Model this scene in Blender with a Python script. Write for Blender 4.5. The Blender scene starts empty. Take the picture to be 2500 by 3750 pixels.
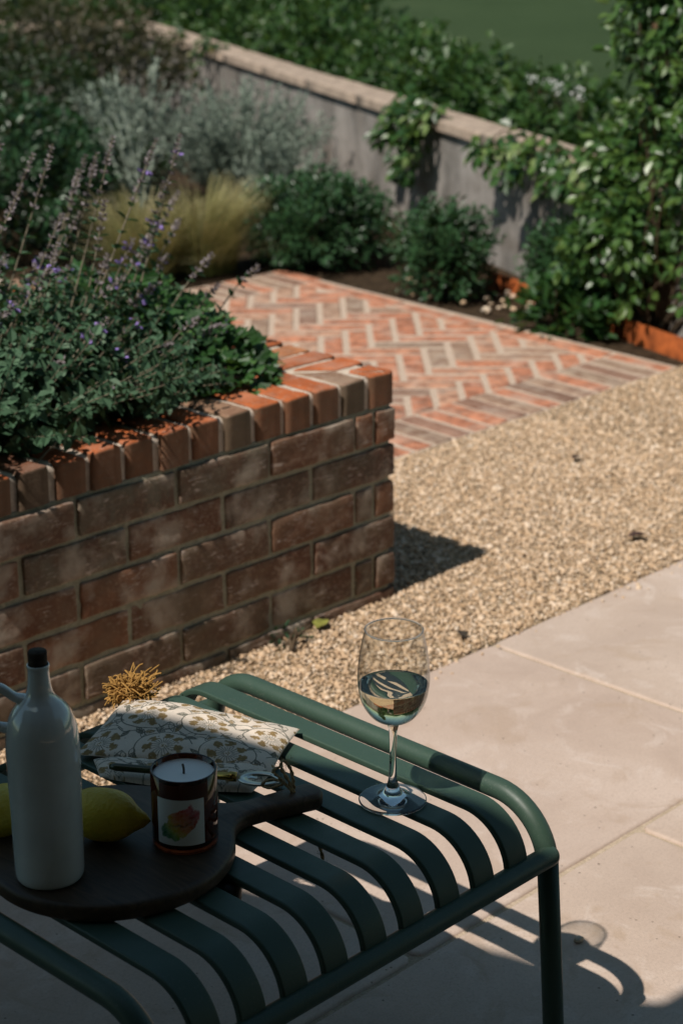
import bpy, math, random
import numpy as np
from mathutils import Vector, Matrix, noise

SEED = 11
random.seed(SEED)
rng = np.random.default_rng(SEED)
sc = bpy.context.scene
col = sc.collection
PI = math.pi

# ------------------------------------------------------------------ helpers
class MB:
    """collects vertices, faces, a per-vertex tint and a material index, then links them as ONE mesh object"""
    def __init__(self):
        self.V, self.F, self.T, self.n = [], [], [], 0
    def add(self, V, faces, tint=0.5, mi=0):
        V = np.asarray(V, float).reshape(-1, 3)
        self.V.append(V)
        t = np.asarray(tint, float)
        self.T.append(np.full(len(V), float(t)) if t.ndim == 0 else t)
        if isinstance(faces, np.ndarray):
            self.F.append((faces + self.n, mi))
        else:
            by = {}
            for f in faces:
                by.setdefault(len(f), []).append(f)
            for k, fs in by.items():
                self.F.append((np.asarray(fs, int) + self.n, mi))
        self.n += len(V)
        return self
    def build(self, name, mats, parent=None, smooth=True, colors=None, wn=False):
        me = bpy.data.meshes.new(name)
        V = np.concatenate(self.V); T = np.concatenate(self.T)
        me.vertices.add(len(V)); me.vertices.foreach_set('co', V.astype(np.float32).ravel())
        idx = np.concatenate([f.ravel() for f, _ in self.F])
        tot = np.concatenate([np.full(len(f), f.shape[1]) for f, _ in self.F])
        mi = np.concatenate([np.full(len(f), m) for f, m in self.F])
        me.loops.add(len(idx)); me.loops.foreach_set('vertex_index', idx.astype(np.int32))
        me.polygons.add(len(tot))
        me.polygons.foreach_set('loop_start', np.concatenate([[0], np.cumsum(tot)[:-1]]).astype(np.int32))
        me.polygons.foreach_set('material_index', mi.astype(np.int32))
        me.polygons.foreach_set('use_smooth', np.full(len(tot), smooth))
        a = me.attributes.new('tint', 'FLOAT', 'POINT'); a.data.foreach_set('value', T.astype(np.float32))
        if colors is not None:
            c = me.attributes.new('paint', 'FLOAT_COLOR', 'POINT')
            c.data.foreach_set('color', np.asarray(colors, np.float32).ravel())
        me.update(calc_edges=True); me.validate()
        o = bpy.data.objects.new(name, me); col.objects.link(o)
        for m in (mats if isinstance(mats, (list, tuple)) else [mats]):
            me.materials.append(m)
        if wn:
            w_ = o.modifiers.new('weighted', 'WEIGHTED_NORMAL'); w_.weight = 60; w_.keep_sharp = False
        if parent is not None: o.parent = parent
        return o

def tag(o, label=None, cat=None, group=None, kind=None):
    if label: o['label'] = label
    if cat: o['category'] = cat
    if group: o['group'] = group
    if kind: o['kind'] = kind
    return o
def thing(name, label, cat, loc=(0, 0, 0), group=None):
    o = bpy.data.objects.new(name, None); col.objects.link(o)
    o.empty_display_size = .05
    # geometry is written in world coordinates: the Empty marks the base and its parts keep their place
    o.location = loc
    return tag(o, label, cat, group)
def put(ch, par):
    ch.parent = par
    ch.matrix_parent_inverse = Matrix.Translation(par.location).inverted()
    return ch

def unit(v):
    v = np.asarray(v, float); return v / (np.linalg.norm(v, axis=-1, keepdims=True) + 1e-12)

def lathe(prof, c=(0, 0, 0), n=64, close=False):
    """prof: (r, z) from bottom to top"""
    prof = np.array(prof, float); m = len(prof); a = np.linspace(0, 2*PI, n, endpoint=False)
    V = np.zeros((m, n, 3)); V[..., 0] = prof[:, :1]*np.cos(a); V[..., 1] = prof[:, :1]*np.sin(a); V[..., 2] = prof[:, 1:]
    V = V.reshape(-1, 3) + np.array(c)
    F = [(i*n+j, i*n+(j+1) % n, (i+1)*n+(j+1) % n, (i+1)*n+j) for i in range(m-1) for j in range(n)]
    return V, F
def smooth_prof(pts, k=4):
    """Catmull-Rom through the profile points"""
    P = np.array(pts, float); P = np.vstack([2*P[0]-P[1], P, 2*P[-1]-P[-2]])
    out = []
    for i in range(1, len(P)-2):
        for t in np.linspace(0, 1, k, endpoint=False):
            a, b, c, d = P[i-1], P[i], P[i+1], P[i+2]
            out.append(.5*((2*b)+(-a+c)*t+(2*a-5*b+4*c-d)*t*t+(-a+3*b-3*c+d)*t**3))
    out.append(P[-2]); return np.array(out)
def frames(path):
    P = np.asarray(path, float)
    T = unit(np.gradient(P, axis=0))
    N = np.zeros_like(P)
    up = np.array([0, 0, 1.]) if abs(T[0][2]) < .9 else np.array([1., 0, 0])
    n = unit(np.cross(np.cross(T[0], up), T[0])); N[0] = n
    for i in range(1, len(P)):
        n = n - T[i]*np.dot(n, T[i]); n = n/(np.linalg.norm(n)+1e-12); N[i] = n
    return P, T, N, np.cross(T, N)
def sweep(path, section, radii=None, cap=True):
    """section: (k,2) in the (normal, binormal) plane"""
    P, T, N, B = frames(path); S = np.asarray(section, float); k = len(S); m = len(P)
    r = np.ones(m) if radii is None else np.asarray(radii, float)
    V = P[:, None, :] + r[:, None, None]*(S[None, :, :1]*N[:, None, :] + S[None, :, 1:]*B[:, None, :])
    F = [(i*k+j, i*k+(j+1) % k, (i+1)*k+(j+1) % k, (i+1)*k+j) for i in range(m-1) for j in range(k)]
    if cap: F += [tuple(range(k))[::-1], tuple((m-1)*k+j for j in range(k))]
    return V.reshape(-1, 3), F
def circ(r, k=16):
    a = np.linspace(0, 2*PI, k, endpoint=False); return np.stack([r*np.cos(a), r*np.sin(a)], 1)
def rrect(w, h, r, k=3):
    pts = []
    for cx, cy, a0 in ((w/2-r, h/2-r, 0), (-w/2+r, h/2-r, PI/2), (-w/2+r, -h/2+r, PI), (w/2-r, -h/2+r, 1.5*PI)):
        for a in np.linspace(a0, a0+PI/2, k+1): pts.append((cx+r*math.cos(a), cy+r*math.sin(a)))
    return np.array(pts)
def tube(path, r, k=8, cap=True):
    return sweep(path, circ(1, k), np.full(len(path), r) if np.isscalar(r) else r, cap)
def spline(pts, k=8):
    return smooth_prof(pts, k)

def n3(p): return noise.noise(Vector(p))
def rough(V, amp, freq, seed=0.0, nrm=None):
    out = np.array(V, float)
    for i, v in enumerate(out):
        q = (v[0]*freq+seed, v[1]*freq-seed*.7, v[2]*freq+seed*.3)
        d = noise.noise_vector(Vector(q)); out[i] = v + amp*np.array(d)
    return out

_boxes = {}
def rbox(half, r, seg):
    """rounded box on a grid (nx,ny,nz segments), shared vertices"""
    key = seg
    if key not in _boxes:
        ax = [np.concatenate([[-1], np.linspace(-.999, .999, s-1), [1]]) for s in seg]
        ids, V, F = {}, [], []
        def vid(i, j, k):
            q = (i, j, k)
            if q not in ids: ids[q] = len(V); V.append(q)
            return ids[q]
        nx, ny, nz = seg
        for (a, b, c, na, nb, nc) in ((0, 1, 2, nx, ny, nz), (1, 2, 0, ny, nz, nx), (2, 0, 1, nz, nx, ny)):
            for s in (0, nc):
                for i in range(na):
                    for j in range(nb):
                        q = []
                        for di, dj in ((0, 0), (1, 0), (1, 1), (0, 1)):
                            t = [0, 0, 0]; t[a] = i+di; t[b] = j+dj; t[c] = s; q.append(vid(*t))
                        F.append(tuple(q) if s else tuple(q[::-1]))
        _boxes[key] = (np.array(V), F)
    ijk, F = _boxes[key]
    h = np.array(half, float); V = np.zeros((len(ijk), 3))
    for d in range(3):
        inner = h[d]-r
        ax = np.concatenate([[-h[d]], np.linspace(-inner, inner, seg[d]-1), [h[d]]])
        V[:, d] = ax[ijk[:, d]]
    q = np.clip(V, -(h-r), h-r); dd = V-q; L = np.linalg.norm(dd, axis=1, keepdims=True)
    V = np.where(L > 1e-9, q+dd/np.maximum(L, 1e-9)*r, V)
    return V, F

def clip_poly(P, a, b, c):
    """keep a*x+b*y<=c"""
    out = []
    for i in range(len(P)):
        p, q = P[i], P[(i+1) % len(P)]
        dp, dq = a*p[0]+b*p[1]-c, a*q[0]+b*q[1]-c
        if dp <= 0: out.append(p)
        if dp*dq < 0:
            t = dp/(dp-dq); out.append((p[0]+t*(q[0]-p[0]), p[1]+t*(q[1]-p[1])))
    return out
def area(P):
    return .5*sum(P[i][0]*P[(i+1) % len(P)][1]-P[(i+1) % len(P)][0]*P[i][1] for i in range(len(P)))
def inset(P, d):
    P = np.asarray(P, float); n = len(P)
    e = np.roll(P, -1, 0)-P; L = np.linalg.norm(e, axis=1, keepdims=True); e = e/np.maximum(L, 1e-9)
    nn = np.stack([-e[:, 1], e[:, 0]], 1); npv = np.roll(nn, 1, 0)
    m = nn+npv; den = np.maximum(1+np.sum(nn*npv, 1, keepdims=True), .4)
    return P+d*m/den
def prism(P, z0, z1, r, seg=3, wob=0.0, step=.03, seed=0.0):
    """upright block from a convex outline (counter-clockwise), top edge rounded by r"""
    if area(P) < 0: P = P[::-1]
    D = []
    for i in range(len(P)):
        p, q = np.array(P[i]), np.array(P[(i+1) % len(P)])
        k = max(1, int(np.linalg.norm(q-p)/step))
        for t in range(k): D.append(p+(q-p)*t/k)
    D = np.array(D)
    rings = [(0, z0)]+[(r*(1-math.cos(a)), z1-r+r*math.sin(a)) for a in np.linspace(0, PI/2, seg+1)]
    V = []
    for d, z in rings:
        Q = inset(D, d)
        for x, y in Q:
            if wob:
                w = noise.noise_vector(Vector((x*28+seed, y*28-seed, z*28)))
                V.append((x+wob*w[0], y+wob*w[1], z+(wob*.8*w[2] if z > z0 else 0)))
            else: V.append((x, y, z))
    n = len(D); m = len(rings)
    F = [(i*n+j, i*n+(j+1) % n, (i+1)*n+(j+1) % n, (i+1)*n+j) for i in range(m-1) for j in range(n)]
    c = np.mean(np.array(V[(m-1)*n:]), 0); V.append(tuple(c))
    F += [((m-1)*n+j, (m-1)*n+(j+1) % n, m*n) for j in range(n)]
    return np.array(V), F

# ------------------------------------------------------------------ materials
class Mat:
    def __init__(self, name, rough=.6, spec=.4):
        self.m = bpy.data.materials.new(name); self.m.use_nodes = True
        self.t = self.m.node_tree; self.b = self.t.nodes['Principled BSDF']; self.o = self.t.nodes['Material Output']
        self.b.inputs['Roughness'].default_value = rough
        self.b.inputs['Specular IOR Level'].default_value = spec
    def n(self, kind, **kw):
        x = self.t.nodes.new(kind)
        for k, v in kw.items():
            if k.startswith('i_'):
                key = k[2:]; key = int(key) if key.isdigit() else key.replace('_', ' ')
                x.inputs[key].default_value = v
            else: setattr(x, k, v)
        return x
    def l(self, a, b): self.t.links.new(a, b)
    def coord(self, which='Object', scale=(1, 1, 1)):
        c = self.n('ShaderNodeTexCoord'); mp = self.n('ShaderNodeMapping'); mp.inputs['Scale'].default_value = scale
        self.l(c.outputs[which], mp.inputs['Vector']); return mp.outputs[0]
    def noise(self, scale, detail=4, rough=.6, vec=None, dist=0):
        x = self.n('ShaderNodeTexNoise', i_Scale=scale, i_Detail=detail, i_Roughness=rough, i_Distortion=dist)
        self.l(vec if vec is not None else self.coord(), x.inputs['Vector']); return x.outputs['Fac']
    def ramp(self, fac, stops, interp='LINEAR'):
        r = self.n('ShaderNodeValToRGB'); r.color_ramp.interpolation = interp
        e = r.color_ramp.elements
        while len(e) < len(stops): e.new(.5)
        for k, (p, c) in enumerate(stops):
            e[k].position = p; e[k].color = (c, c, c, 1) if np.isscalar(c) else (*c, 1)
        self.l(fac, r.inputs[0]); return r.outputs[0]
    def mix(self, fac, a, b, mode='MIX'):
        x = self.n('ShaderNodeMix', data_type='RGBA', blend_type=mode)
        for sock, v in ((x.inputs[0], fac), (x.inputs[6], a), (x.inputs[7], b)):
            if hasattr(v, 'is_output'): self.l(v, sock)
            elif np.isscalar(v): sock.default_value = v
            else: sock.default_value = (*v, 1)
        return x.outputs[2]
    def math(self, op, a, b=0.0, clamp=False):
        x = self.n('ShaderNodeMath', operation=op, use_clamp=clamp)
        for s, v in ((x.inputs[0], a), (x.inputs[1], b)):
            if hasattr(v, 'is_output'): self.l(v, s)
            else: s.default_value = v
        return x.outputs[0]
    def attr(self, name='tint', out='Fac'):
        return self.n('ShaderNodeAttribute', attribute_name=name).outputs[out]
    def base(self, c):
        if hasattr(c, 'is_output'): self.l(c, self.b.inputs['Base Color'])
        else: self.b.inputs['Base Color'].default_value = (*c, 1)
        return self
    def bump(self, h, strength=.3, dist=.002):
        x = self.n('ShaderNodeBump', i_Strength=strength, i_Distance=dist); self.l(h, x.inputs['Height'])
        self.l(x.outputs[0], self.b.inputs['Normal']); return self
    def roughness(self, s): self.l(s, self.b.inputs['Roughness']); return self

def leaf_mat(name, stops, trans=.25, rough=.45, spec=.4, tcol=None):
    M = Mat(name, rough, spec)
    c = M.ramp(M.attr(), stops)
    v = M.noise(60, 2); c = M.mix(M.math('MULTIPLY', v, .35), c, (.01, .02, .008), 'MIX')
    M.base(c)
    if trans:
        t = M.n('ShaderNodeBsdfTranslucent'); tc = M.mix(.5, c, tcol or (.16, .26, .04)); M.l(tc, t.inputs[0])
        mx = M.n('ShaderNodeMixShader'); mx.inputs[0].default_value = trans
        M.l(M.b.outputs[0], mx.inputs[1]); M.l(t.outputs[0], mx.inputs[2]); M.l(mx.outputs[0], M.o.inputs[0])
    return M.m

def plain(name, color, rough=.6, spec=.4, var=.25, scale=40, bump=.0, bd=.001, metal=0):
    M = Mat(name, rough, spec); n = M.noise(scale)
    c = np.array(color)
    M.base(M.ramp(n, [(.3, tuple(c*(1-var))), (.7, tuple(np.minimum(c*(1+var), .95)))]))
    if bump: M.bump(n, bump, bd)
    M.b.inputs['Metallic'].default_value = metal
    return M.m

def brick_mat(name, stops=None, lime=.5, patina=.5, face=0, dark=.75):
    M = Mat(name, .85, .2)
    t = M.attr()
    c = M.ramp(t, stops or [(0.0, (.115, .062, .042)), (.25, (.215, .082, .042)), (.5, (.40, .105, .034)), (.7, (.50, .125, .034)), (.85, (.42, .19, .09)), (1.0, (.22, .155, .11))])
    n1 = M.noise(22, 5, .65); n2 = M.noise(140, 3, .7); n3_ = M.noise(9, 4, .6)
    c = M.mix(M.ramp(n1, [(.35, dark), (.6, 0)]), c, (.12, .045, .026), 'MIX')
    c = M.mix(M.ramp(n2, [(.55, 0), (.72, .55)]), c, (.46, .33, .23))
    c = M.mix(M.math('MULTIPLY', M.ramp(n3_, [(.5, 0), (.68, 1)]), lime), c, (.50, .42, .34))
    c = M.mix(M.math('MULTIPLY', M.ramp(M.noise(5, 3), [(.4, 0), (.7, 1)]), patina), c, (.17, .145, .10))
    rot = M.n('ShaderNodeMapping'); M.l(M.n('ShaderNodeTexCoord').outputs['Object'], rot.inputs['Vector']); rot.inputs['Rotation'].default_value = (0, .7, 0); rot.inputs['Scale'].default_value = (34, 20, 170)
    sm = M.noise(1.0, 5, .7, rot.outputs[0], .8); sm = M.math('MULTIPLY', M.ramp(sm, [(.55, 0), (.68, 1)]), M.ramp(M.noise(13, 3), [(.45, 0), (.6, 1)]))
    c = M.mix(M.math('MULTIPLY', sm, lime*1.6, True), c, (.52, .42, .36))
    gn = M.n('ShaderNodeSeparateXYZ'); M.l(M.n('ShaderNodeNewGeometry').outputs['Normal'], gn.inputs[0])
    if face: c = M.mix(M.math('MULTIPLY', M.ramp(gn.outputs[2], [(.25, 1), (.75, 0)]), M.ramp(n3_, [(.3, face), (.7, face*.7)])), c, (.095, .078, .052))  # upright faces painted darker: shade of the coping fronts put into the colour
    M.base(c)
    h = M.math('ADD', M.math('MULTIPLY', n1, .7), M.math('ADD', M.math('MULTIPLY', n2, .3), M.math('MULTIPLY', sm, .3))); M.bump(h, .7, .004)
    return M.m
def mortar_mat(name, a=(.40, .35, .27), b=(.58, .51, .42)):
    M = Mat(name, .95, .1); n = M.noise(55, 6, .7); n2 = M.noise(300, 3, .7)
    M.base(M.mix(M.ramp(n2, [(.45, 0), (.65, .5)]), M.ramp(n, [(.3, a), (.7, b)]), tuple(np.array(a)*.6)))
    M.bump(M.math('ADD', n, n2), .6, .003); return M.m

M_brick = brick_mat('wall brick', [(0, (.105, .078, .058)), (.25, (.15, .092, .064)), (.5, (.225, .10, .056)), (.7, (.28, .112, .056)), (.85, (.175, .132, .092)), (1, (.15, .132, .10))], lime=.88, patina=.6)
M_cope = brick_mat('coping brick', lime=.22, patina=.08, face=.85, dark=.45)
M_pathb = brick_mat('path brick', [(0, (.24, .16, .12)), (.25, (.36, .20, .14)), (.5, (.50, .20, .115)), (.7, (.56, .235, .135)), (.85, (.52, .31, .21)), (1, (.30, .225, .165))], lime=.38, patina=.05)
M_mortar = mortar_mat('lime mortar', (.26, .25, .185), (.42, .40, .30))
M_cmortar = mortar_mat('coping mortar', (.48, .39, .31), (.66, .56, .46))
M_pmortar = mortar_mat('path mortar', (.46, .35, .27), (.61, .48, .38))

def stone_mat():
    M = Mat('limestone', .62, .3)
    v = M.coord()
    big = M.noise(3.2, 6, .62, v, .6); mid = M.noise(11, 6, .65, v, 1.2); fine = M.noise(220, 4, .7, v)
    c = M.ramp(big, [(.34, (.47, .36, .285)), (.5, (.555, .435, .35)), (.66, (.63, .51, .425))])
    c = M.mix(M.ramp(mid, [(.54, 0), (.66, .55)]), c, (.70, .60, .53))
    c = M.mix(M.ramp(M.noise(6, 5, .6, v, 2.0), [(.56, 0), (.68, .6)]), c, (.42, .30, .20))
    c = M.mix(M.ramp(fine, [(.48, 0), (.68, .45)]), c, (.33, .26, .205))
    sc_ = M.noise(60, 6, .75, M.coord(scale=(1, 2.4, 1)), 1.5); c = M.mix(M.ramp(sc_, [(.54, 0), (.66, .4)]), c, (.36, .28, .22))
    c = M.mix(M.ramp(M.noise(1.1, 4, .6, v), [(.42, 0), (.65, .3)]), c, (.43, .35, .30))
    c = M.mix(M.ramp(M.attr(), [(0, 0.0), (1, .35)]), c, (.47, .35, .30))
    pit = M.n('ShaderNodeTexVoronoi', i_Scale=46, i_Randomness=1.0); M.l(v, pit.inputs['Vector'])
    pm = M.ramp(pit.outputs['Distance'], [(.055, 1), (.10, 0)])
    pm = M.math('MULTIPLY', pm, M.ramp(M.noise(7, 3, .5, v), [(.44, 0), (.56, 1)]))
    c = M.mix(M.math('MULTIPLY', pm, .8), c, (.15, .11, .08))
    M.base(c)
    h = M.math('SUBTRACT', M.math('ADD', M.math('MULTIPLY', fine, .35), M.math('MULTIPLY', mid, .6)), pm)
    M.bump(h, .6, .003); M.roughness(M.ramp(mid, [(.3, .5), (.7, .72)])); return M.m
M_stone = stone_mat()
M_joint = mortar_mat('paving joint', (.43, .335, .24), (.56, .45, .34))

def gravel_mat():
    M = Mat('gravel stone', .75, .3)
    c = M.ramp(M.attr(), [(0, (.24, .165, .105)), (.12, (.45, .305, .185)), (.4, (.60, .42, .27)), (.65, (.70, .53, .375)), (.85, (.78, .63, .49)), (.95, (.45, .39, .32)), (1, (.10, .085, .07))])
    n = M.noise(260, 3, .6); c = M.mix(M.ramp(n, [(.45, 0), (.7, .4)]), c, (.30, .20, .11)); M.base(c); M.bump(n, .4, .001); return M.m
M_gravel = gravel_mat()
def gravel_base():
    M = Mat('gravel bed', .9, .15)
    v = M.n('ShaderNodeTexVoronoi', i_Scale=110); M.l(M.coord(), v.inputs['Vector'])
    s = M.n('ShaderNodeSeparateColor'); M.l(v.outputs['Color'], s.inputs[0])
    c = M.ramp(s.outputs[0], [(0, (.20, .14, .08)), (.4, (.46, .33, .19)), (.8, (.56, .44, .29)), (1, (.28, .22, .16))])
    M.base(M.mix(M.ramp(v.outputs['Distance'], [(.25, 0), (.6, .8)]), c, (.09, .06, .035)))
    M.bump(M.math('SUBTRACT', 1.0, v.outputs['Distance']), .9, .006); return M.m
M_gbase = gravel_base()
M_soil = plain('soil', (.045, .030, .018), .95, .1, .6, 35, .8, .02)
def paint_mat():
    M = Mat('green powder coat', .42, .45)
    n = M.noise(900, 2, .5); big = M.noise(7, 3)
    c = M.ramp(big, [(.3, (.036, .068, .048)), (.7, (.044, .079, .055))]); dust = M.math('MULTIPLY', M.ramp(M.noise(420, 3, .7), [(.58, 0), (.70, .5)]), M.ramp(M.noise(9, 4), [(.4, 0), (.65, 1)])); M.base(M.mix(dust, c, (.16, .17, .14))); M.bump(n, .10, .0004)
    M.roughness(M.ramp(M.noise(30, 5, .7), [(.3, .36), (.7, .54)])); return M.m
M_green = paint_mat()
M_black = plain('black plastic', (.012, .012, .012), .5)

# ------------------------------------------------------------------ the setting
def sheet(name, P, z, m, kind='structure', cuts=0):
    mb = MB()
    mb.add([(x, y, z) for x, y in P], [tuple(range(len(P)))])
    return tag(mb.build(name, m, smooth=False), kind=kind)

def lawn_mat():
    M = Mat('lawn', .9, .1)
    v = M.coord(scale=(1, 1, 1))
    c = M.ramp(M.noise(.5, 6, .7, v), [(.3, (.038, .066, .025)), (.6, (.052, .084, .034)), (.75, (.075, .10, .045))])
    c = M.mix(M.ramp(M.noise(14, 4, .7, v), [(.4, 0), (.7, .45)]), c, (.032, .048, .018)); M.base(c)
    M.bump(M.noise(30, 4, .7, v), .8, .05); return M.m
M_lawn = lawn_mat()
mb = MB()
gx = np.concatenate([[-300, -60], np.linspace(-12, 30, 43), [60, 120, 300]])
X, Y = np.meshgrid(gx, gx); Z = -.03 + 0*X
far = np.clip((X+Y-12)/40, 0, 1); Z = Z + .35*far*np.sin(X*.11+1)*np.sin(Y*.09)
nn = len(gx); F = np.array([(j*nn+i, j*nn+i+1, (j+1)*nn+i+1, (j+1)*nn+i) for j in range(nn-1) for i in range(nn-1)])
mb.add(np.stack([X, Y, Z], -1).reshape(-1, 3), F)
tag(mb.build('lawn', M_lawn), 'dark green mown field beyond the garden wall', kind='structure')

# garden wall line
W0 = np.array([2.445, 1.447]); WD = unit(np.array([.472, 1.0])); WN = np.array([-WD[1], WD[0]])   # WN faces the path
def wpt(s, off=0.0): return W0+WD*s+WN*off
sheet('planting_bed', [(-3.2, .3), (-.2, 1.2), (.25, .62), (1.84, .55), (2.2, .45), (1.75, -.2), tuple(wpt(-2.6)), tuple(wpt(6.2)), (-3.4, 8.2)], -.014, M_soil)
sheet('gravel_bed', [(-3.0, -.302), (3.2, -.302), (3.2, .2), (2.0, .58), (1.9, .62), (.2, .62), (.2, 2.4), (-.2, 2.4), (-.2, .05), (-3.0, .05)], -.0015, M_gbase)
sheet('mortar_bed', [(-6.0, -7.0), (4.0, -7.0), (4.0, -.300), (-6.0, -.300)], -.0045, M_joint)

# limestone paving slabs: courses along X
mb = MB(); g = .0038
def slab(x0, x1, y0, y1, t):
    c = .010
    P = [(x0+g+c, y0+g), (x1-g-c, y0+g), (x1-g, y0+g+c), (x1-g, y1-g-c), (x1-g-c, y1-g), (x0+g+c, y1-g), (x0+g, y1-g-c), (x0+g, y0+g+c)]
    V, F = prism(P, -.03, .0, .006, 3, .0016, .05, t*9); mb.add(V, F, t)
rows = [(-.92, -.297, [-2.9, -1.955, -.955, -.055, .845, 1.745, 2.6]), (-1.543, -.92, [-2.7, -1.35, -.45, .45, 1.35, 2.3]),
        (-2.166, -1.543, [-2.9, -1.75, -.85, .05, .95, 1.85]), (-2.79, -2.166, [-2.6, -1.2, -.3, .6, 1.5]), (-3.41, -2.79, [-2.8, -1.9, -1.0, -.1, .8])]
for y0, y1, xs in rows:
    for a, b in zip(xs[:-1], xs[1:]): slab(a, b, y0, y1, random.random())
tag(mb.build('paving', M_stone, wn=True), 'pale pinkish limestone paving slabs', kind='structure')

# loose gravel
ico = np.array([(0, 0, 1)]+[(.894*math.cos(a), .894*math.sin(a), .447) for a in np.arange(5)*2*PI/5]+[(.894*math.cos(a), .894*math.sin(a), -.447) for a in (np.arange(5)+.5)*2*PI/5]+[(0, 0, -1)])
icoF = np.array([(0, 1+i, 1+(i+1) % 5) for i in range(5)]+[(1+i, 6+i, 1+(i+1) % 5) for i in range(5)]+[(1+(i+1) % 5, 6+i, 6+(i+1) % 5) for i in range(5)]+[(11, 6+(i+1) % 5, 6+i) for i in range(5)])
def rand_rot(n):
    q = rng.normal(size=(n, 4)); q /= np.linalg.norm(q, axis=1, keepdims=True); w, x, y, z = q.T
    return np.stack([np.stack([1-2*(y*y+z*z), 2*(x*y-z*w), 2*(x*z+y*w)], -1), np.stack([2*(x*y+z*w), 1-2*(x*x+z*z), 2*(y*z-x*w)], -1), np.stack([2*(x*z-y*w), 2*(y*z+x*w), 1-2*(x*x+y*y)], -1)], 1)
def stones(P, size, tint, mb, jit=.22, flat=.7):
    n = len(P); R = rand_rot(n)
    S = size[:, None]*np.stack([rng.uniform(.7, 1.25, n), rng.uniform(.6, 1.0, n), rng.uniform(.5, .85, n)], 1)
    L = ico[None]*(1+rng.uniform(-jit, jit, (n, 12, 1)))*S[:, None, :]
    V = np.einsum('nij,nkj->nki', R, L); V[..., 2] *= flat
    V = V+P[:, None, :]
    F = (icoF[None]+(np.arange(n)*12)[:, None, None]).reshape(-1, 3)
    mb.add(V.reshape(-1, 3), F, np.repeat(tint, 12))
def scatter(x0, x1, y0, y1, sp):
    nx, ny = int((x1-x0)/sp), int((y1-y0)/sp)
    X, Y = np.meshgrid(np.linspace(x0, x1, nx), np.linspace(y0, y1, ny))
    P = np.stack([X.ravel(), Y.ravel(), 0*X.ravel()], 1); P[:, :2] += rng.uniform(-.55, .55, (len(P), 2))*sp; return P
P = np.concatenate([scatter(-1.7, 0.02, -.305, 0.01, .0060), scatter(.02, 1.2, -.305, .60, .0060), scatter(1.2, 2.6, -.305, .60, .0072)])
keep = ~((P[:, 0] < .001) & (P[:, 1] > -.003)); keep &= (P[:, 1] > -.297) | (rng.random(len(P)) < .35); keep &= ~((P[:, 0] > 1.95) & (P[:, 1] > .42))
P = P[keep]; st_n = 150; P = np.concatenate([P, np.column_stack([rng.uniform(-1.4, 2.0, st_n), -.30-np.abs(rng.normal(0, .022, st_n)), np.zeros(st_n)])]); n = len(P); size = np.minimum(rng.lognormal(math.log(.0032), .46, n), .0095); P[:, 2] = rng.uniform(-.0005, .0035, n)+.0030*np.array([n3((x*3.1, y*3.1, 4.)) for x, y in P[:, :2]])
mb = MB(); stones(P, size, rng.beta(2.2, 2.0, n)*.93+(rng.random(n) < .02)*.07, mb)
tag(mb.build('gravel', M_gravel), 'honey coloured loose gravel between the paving and the brick path', 'gravel', kind='stuff')

n_ = 90; P = np.column_stack([rng.uniform(2.05, 2.32, n_), rng.uniform(.55, 2.0, n_), rng.uniform(-.005, .01, n_)]); mb = MB(); stones(P, rng.uniform(.006, .022, n_), rng.uniform(.3, .9, n_), mb)
tag(mb.build('rubble', M_gravel), 'scattered pale stones on the soil beside the path', 'rubble', kind='stuff')

# herringbone brick path
PX0, PX1a, PX1b, PY0, PY1 = .22, 1.86, 2.01, .613, 2.405
ang = math.atan2(PX1b-PX1a, PY1-PY0)
mb = MB()
mb.add(*prism([(PX0-.02, PY0-.004), (PX1a+.03, PY0-.004), (PX1b+.03, PY1+.01), (PX0-.02, PY1+.01)], -.05, .0014, .002, 1), .5, 1)
def path_brick(Pg, t):
    Pg = [p for i, p in enumerate(Pg) if np.hypot(p[0]-Pg[i-1][0], p[1]-Pg[i-1][1]) > .003]
    if len(Pg) < 3 or abs(area(Pg)) < .0008: return
    z = .0042+random.uniform(-.0022, .0024)
    V, F = prism(Pg, -.03, z, .004, 2, .0013, .03, random.random()*50)
    mb.add(V, F, t)
def tintpick(): return random.choices([random.uniform(.05, .2), random.uniform(.45, .75), random.uniform(.75, .9), random.uniform(.92, 1.0)], [1, 6, 3, 2.2])[0]
u = np.array([1, -1])/math.sqrt(2); v = np.array([1, 1])/math.sqrt(2); w = .0767; gp = .0096; nb = 3
O = np.array([1.0, 1.4])
rightx = lambda y: PX1a+(y-PY0)*math.tan(ang)
for a in range(-40, 41):
    for b in range(-12, 13):
        bx, by = a+nb*b, a-nb*b
        for (x0, x1, y0, y1) in ((bx, bx+nb, by, by+1), (bx+nb, bx+nb+1, by+1-nb, by+1)):
            cs = [(x0*w+gp, y0*w+gp), (x1*w-gp, y0*w+gp), (x1*w-gp, y1*w-gp), (x0*w+gp, y1*w-gp)]
            Pg = [tuple(O+p[0]*u+p[1]*v) for p in cs]
            if area(Pg) < 0: Pg = Pg[::-1]
            cx = np.mean([p[0] for p in Pg]); cy = np.mean([p[1] for p in Pg])
            if not (PX0-.2 < cx < 2.2 and PY0 < cy < PY1+.2): continue
            Pg = clip_poly(Pg, 0, -1, -(PY0+.222)); Pg = Pg and clip_poly(Pg, 0, 1, PY1-.222); Pg = Pg and clip_poly(Pg, -1, 0, -PX0-.075)
            Pg = Pg and clip_poly(Pg, math.cos(ang), -math.sin(ang), math.cos(ang)*PX1a-math.sin(ang)*PY0-.073)
            if Pg and len(Pg) > 2: path_brick(Pg, tintpick())
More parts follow.
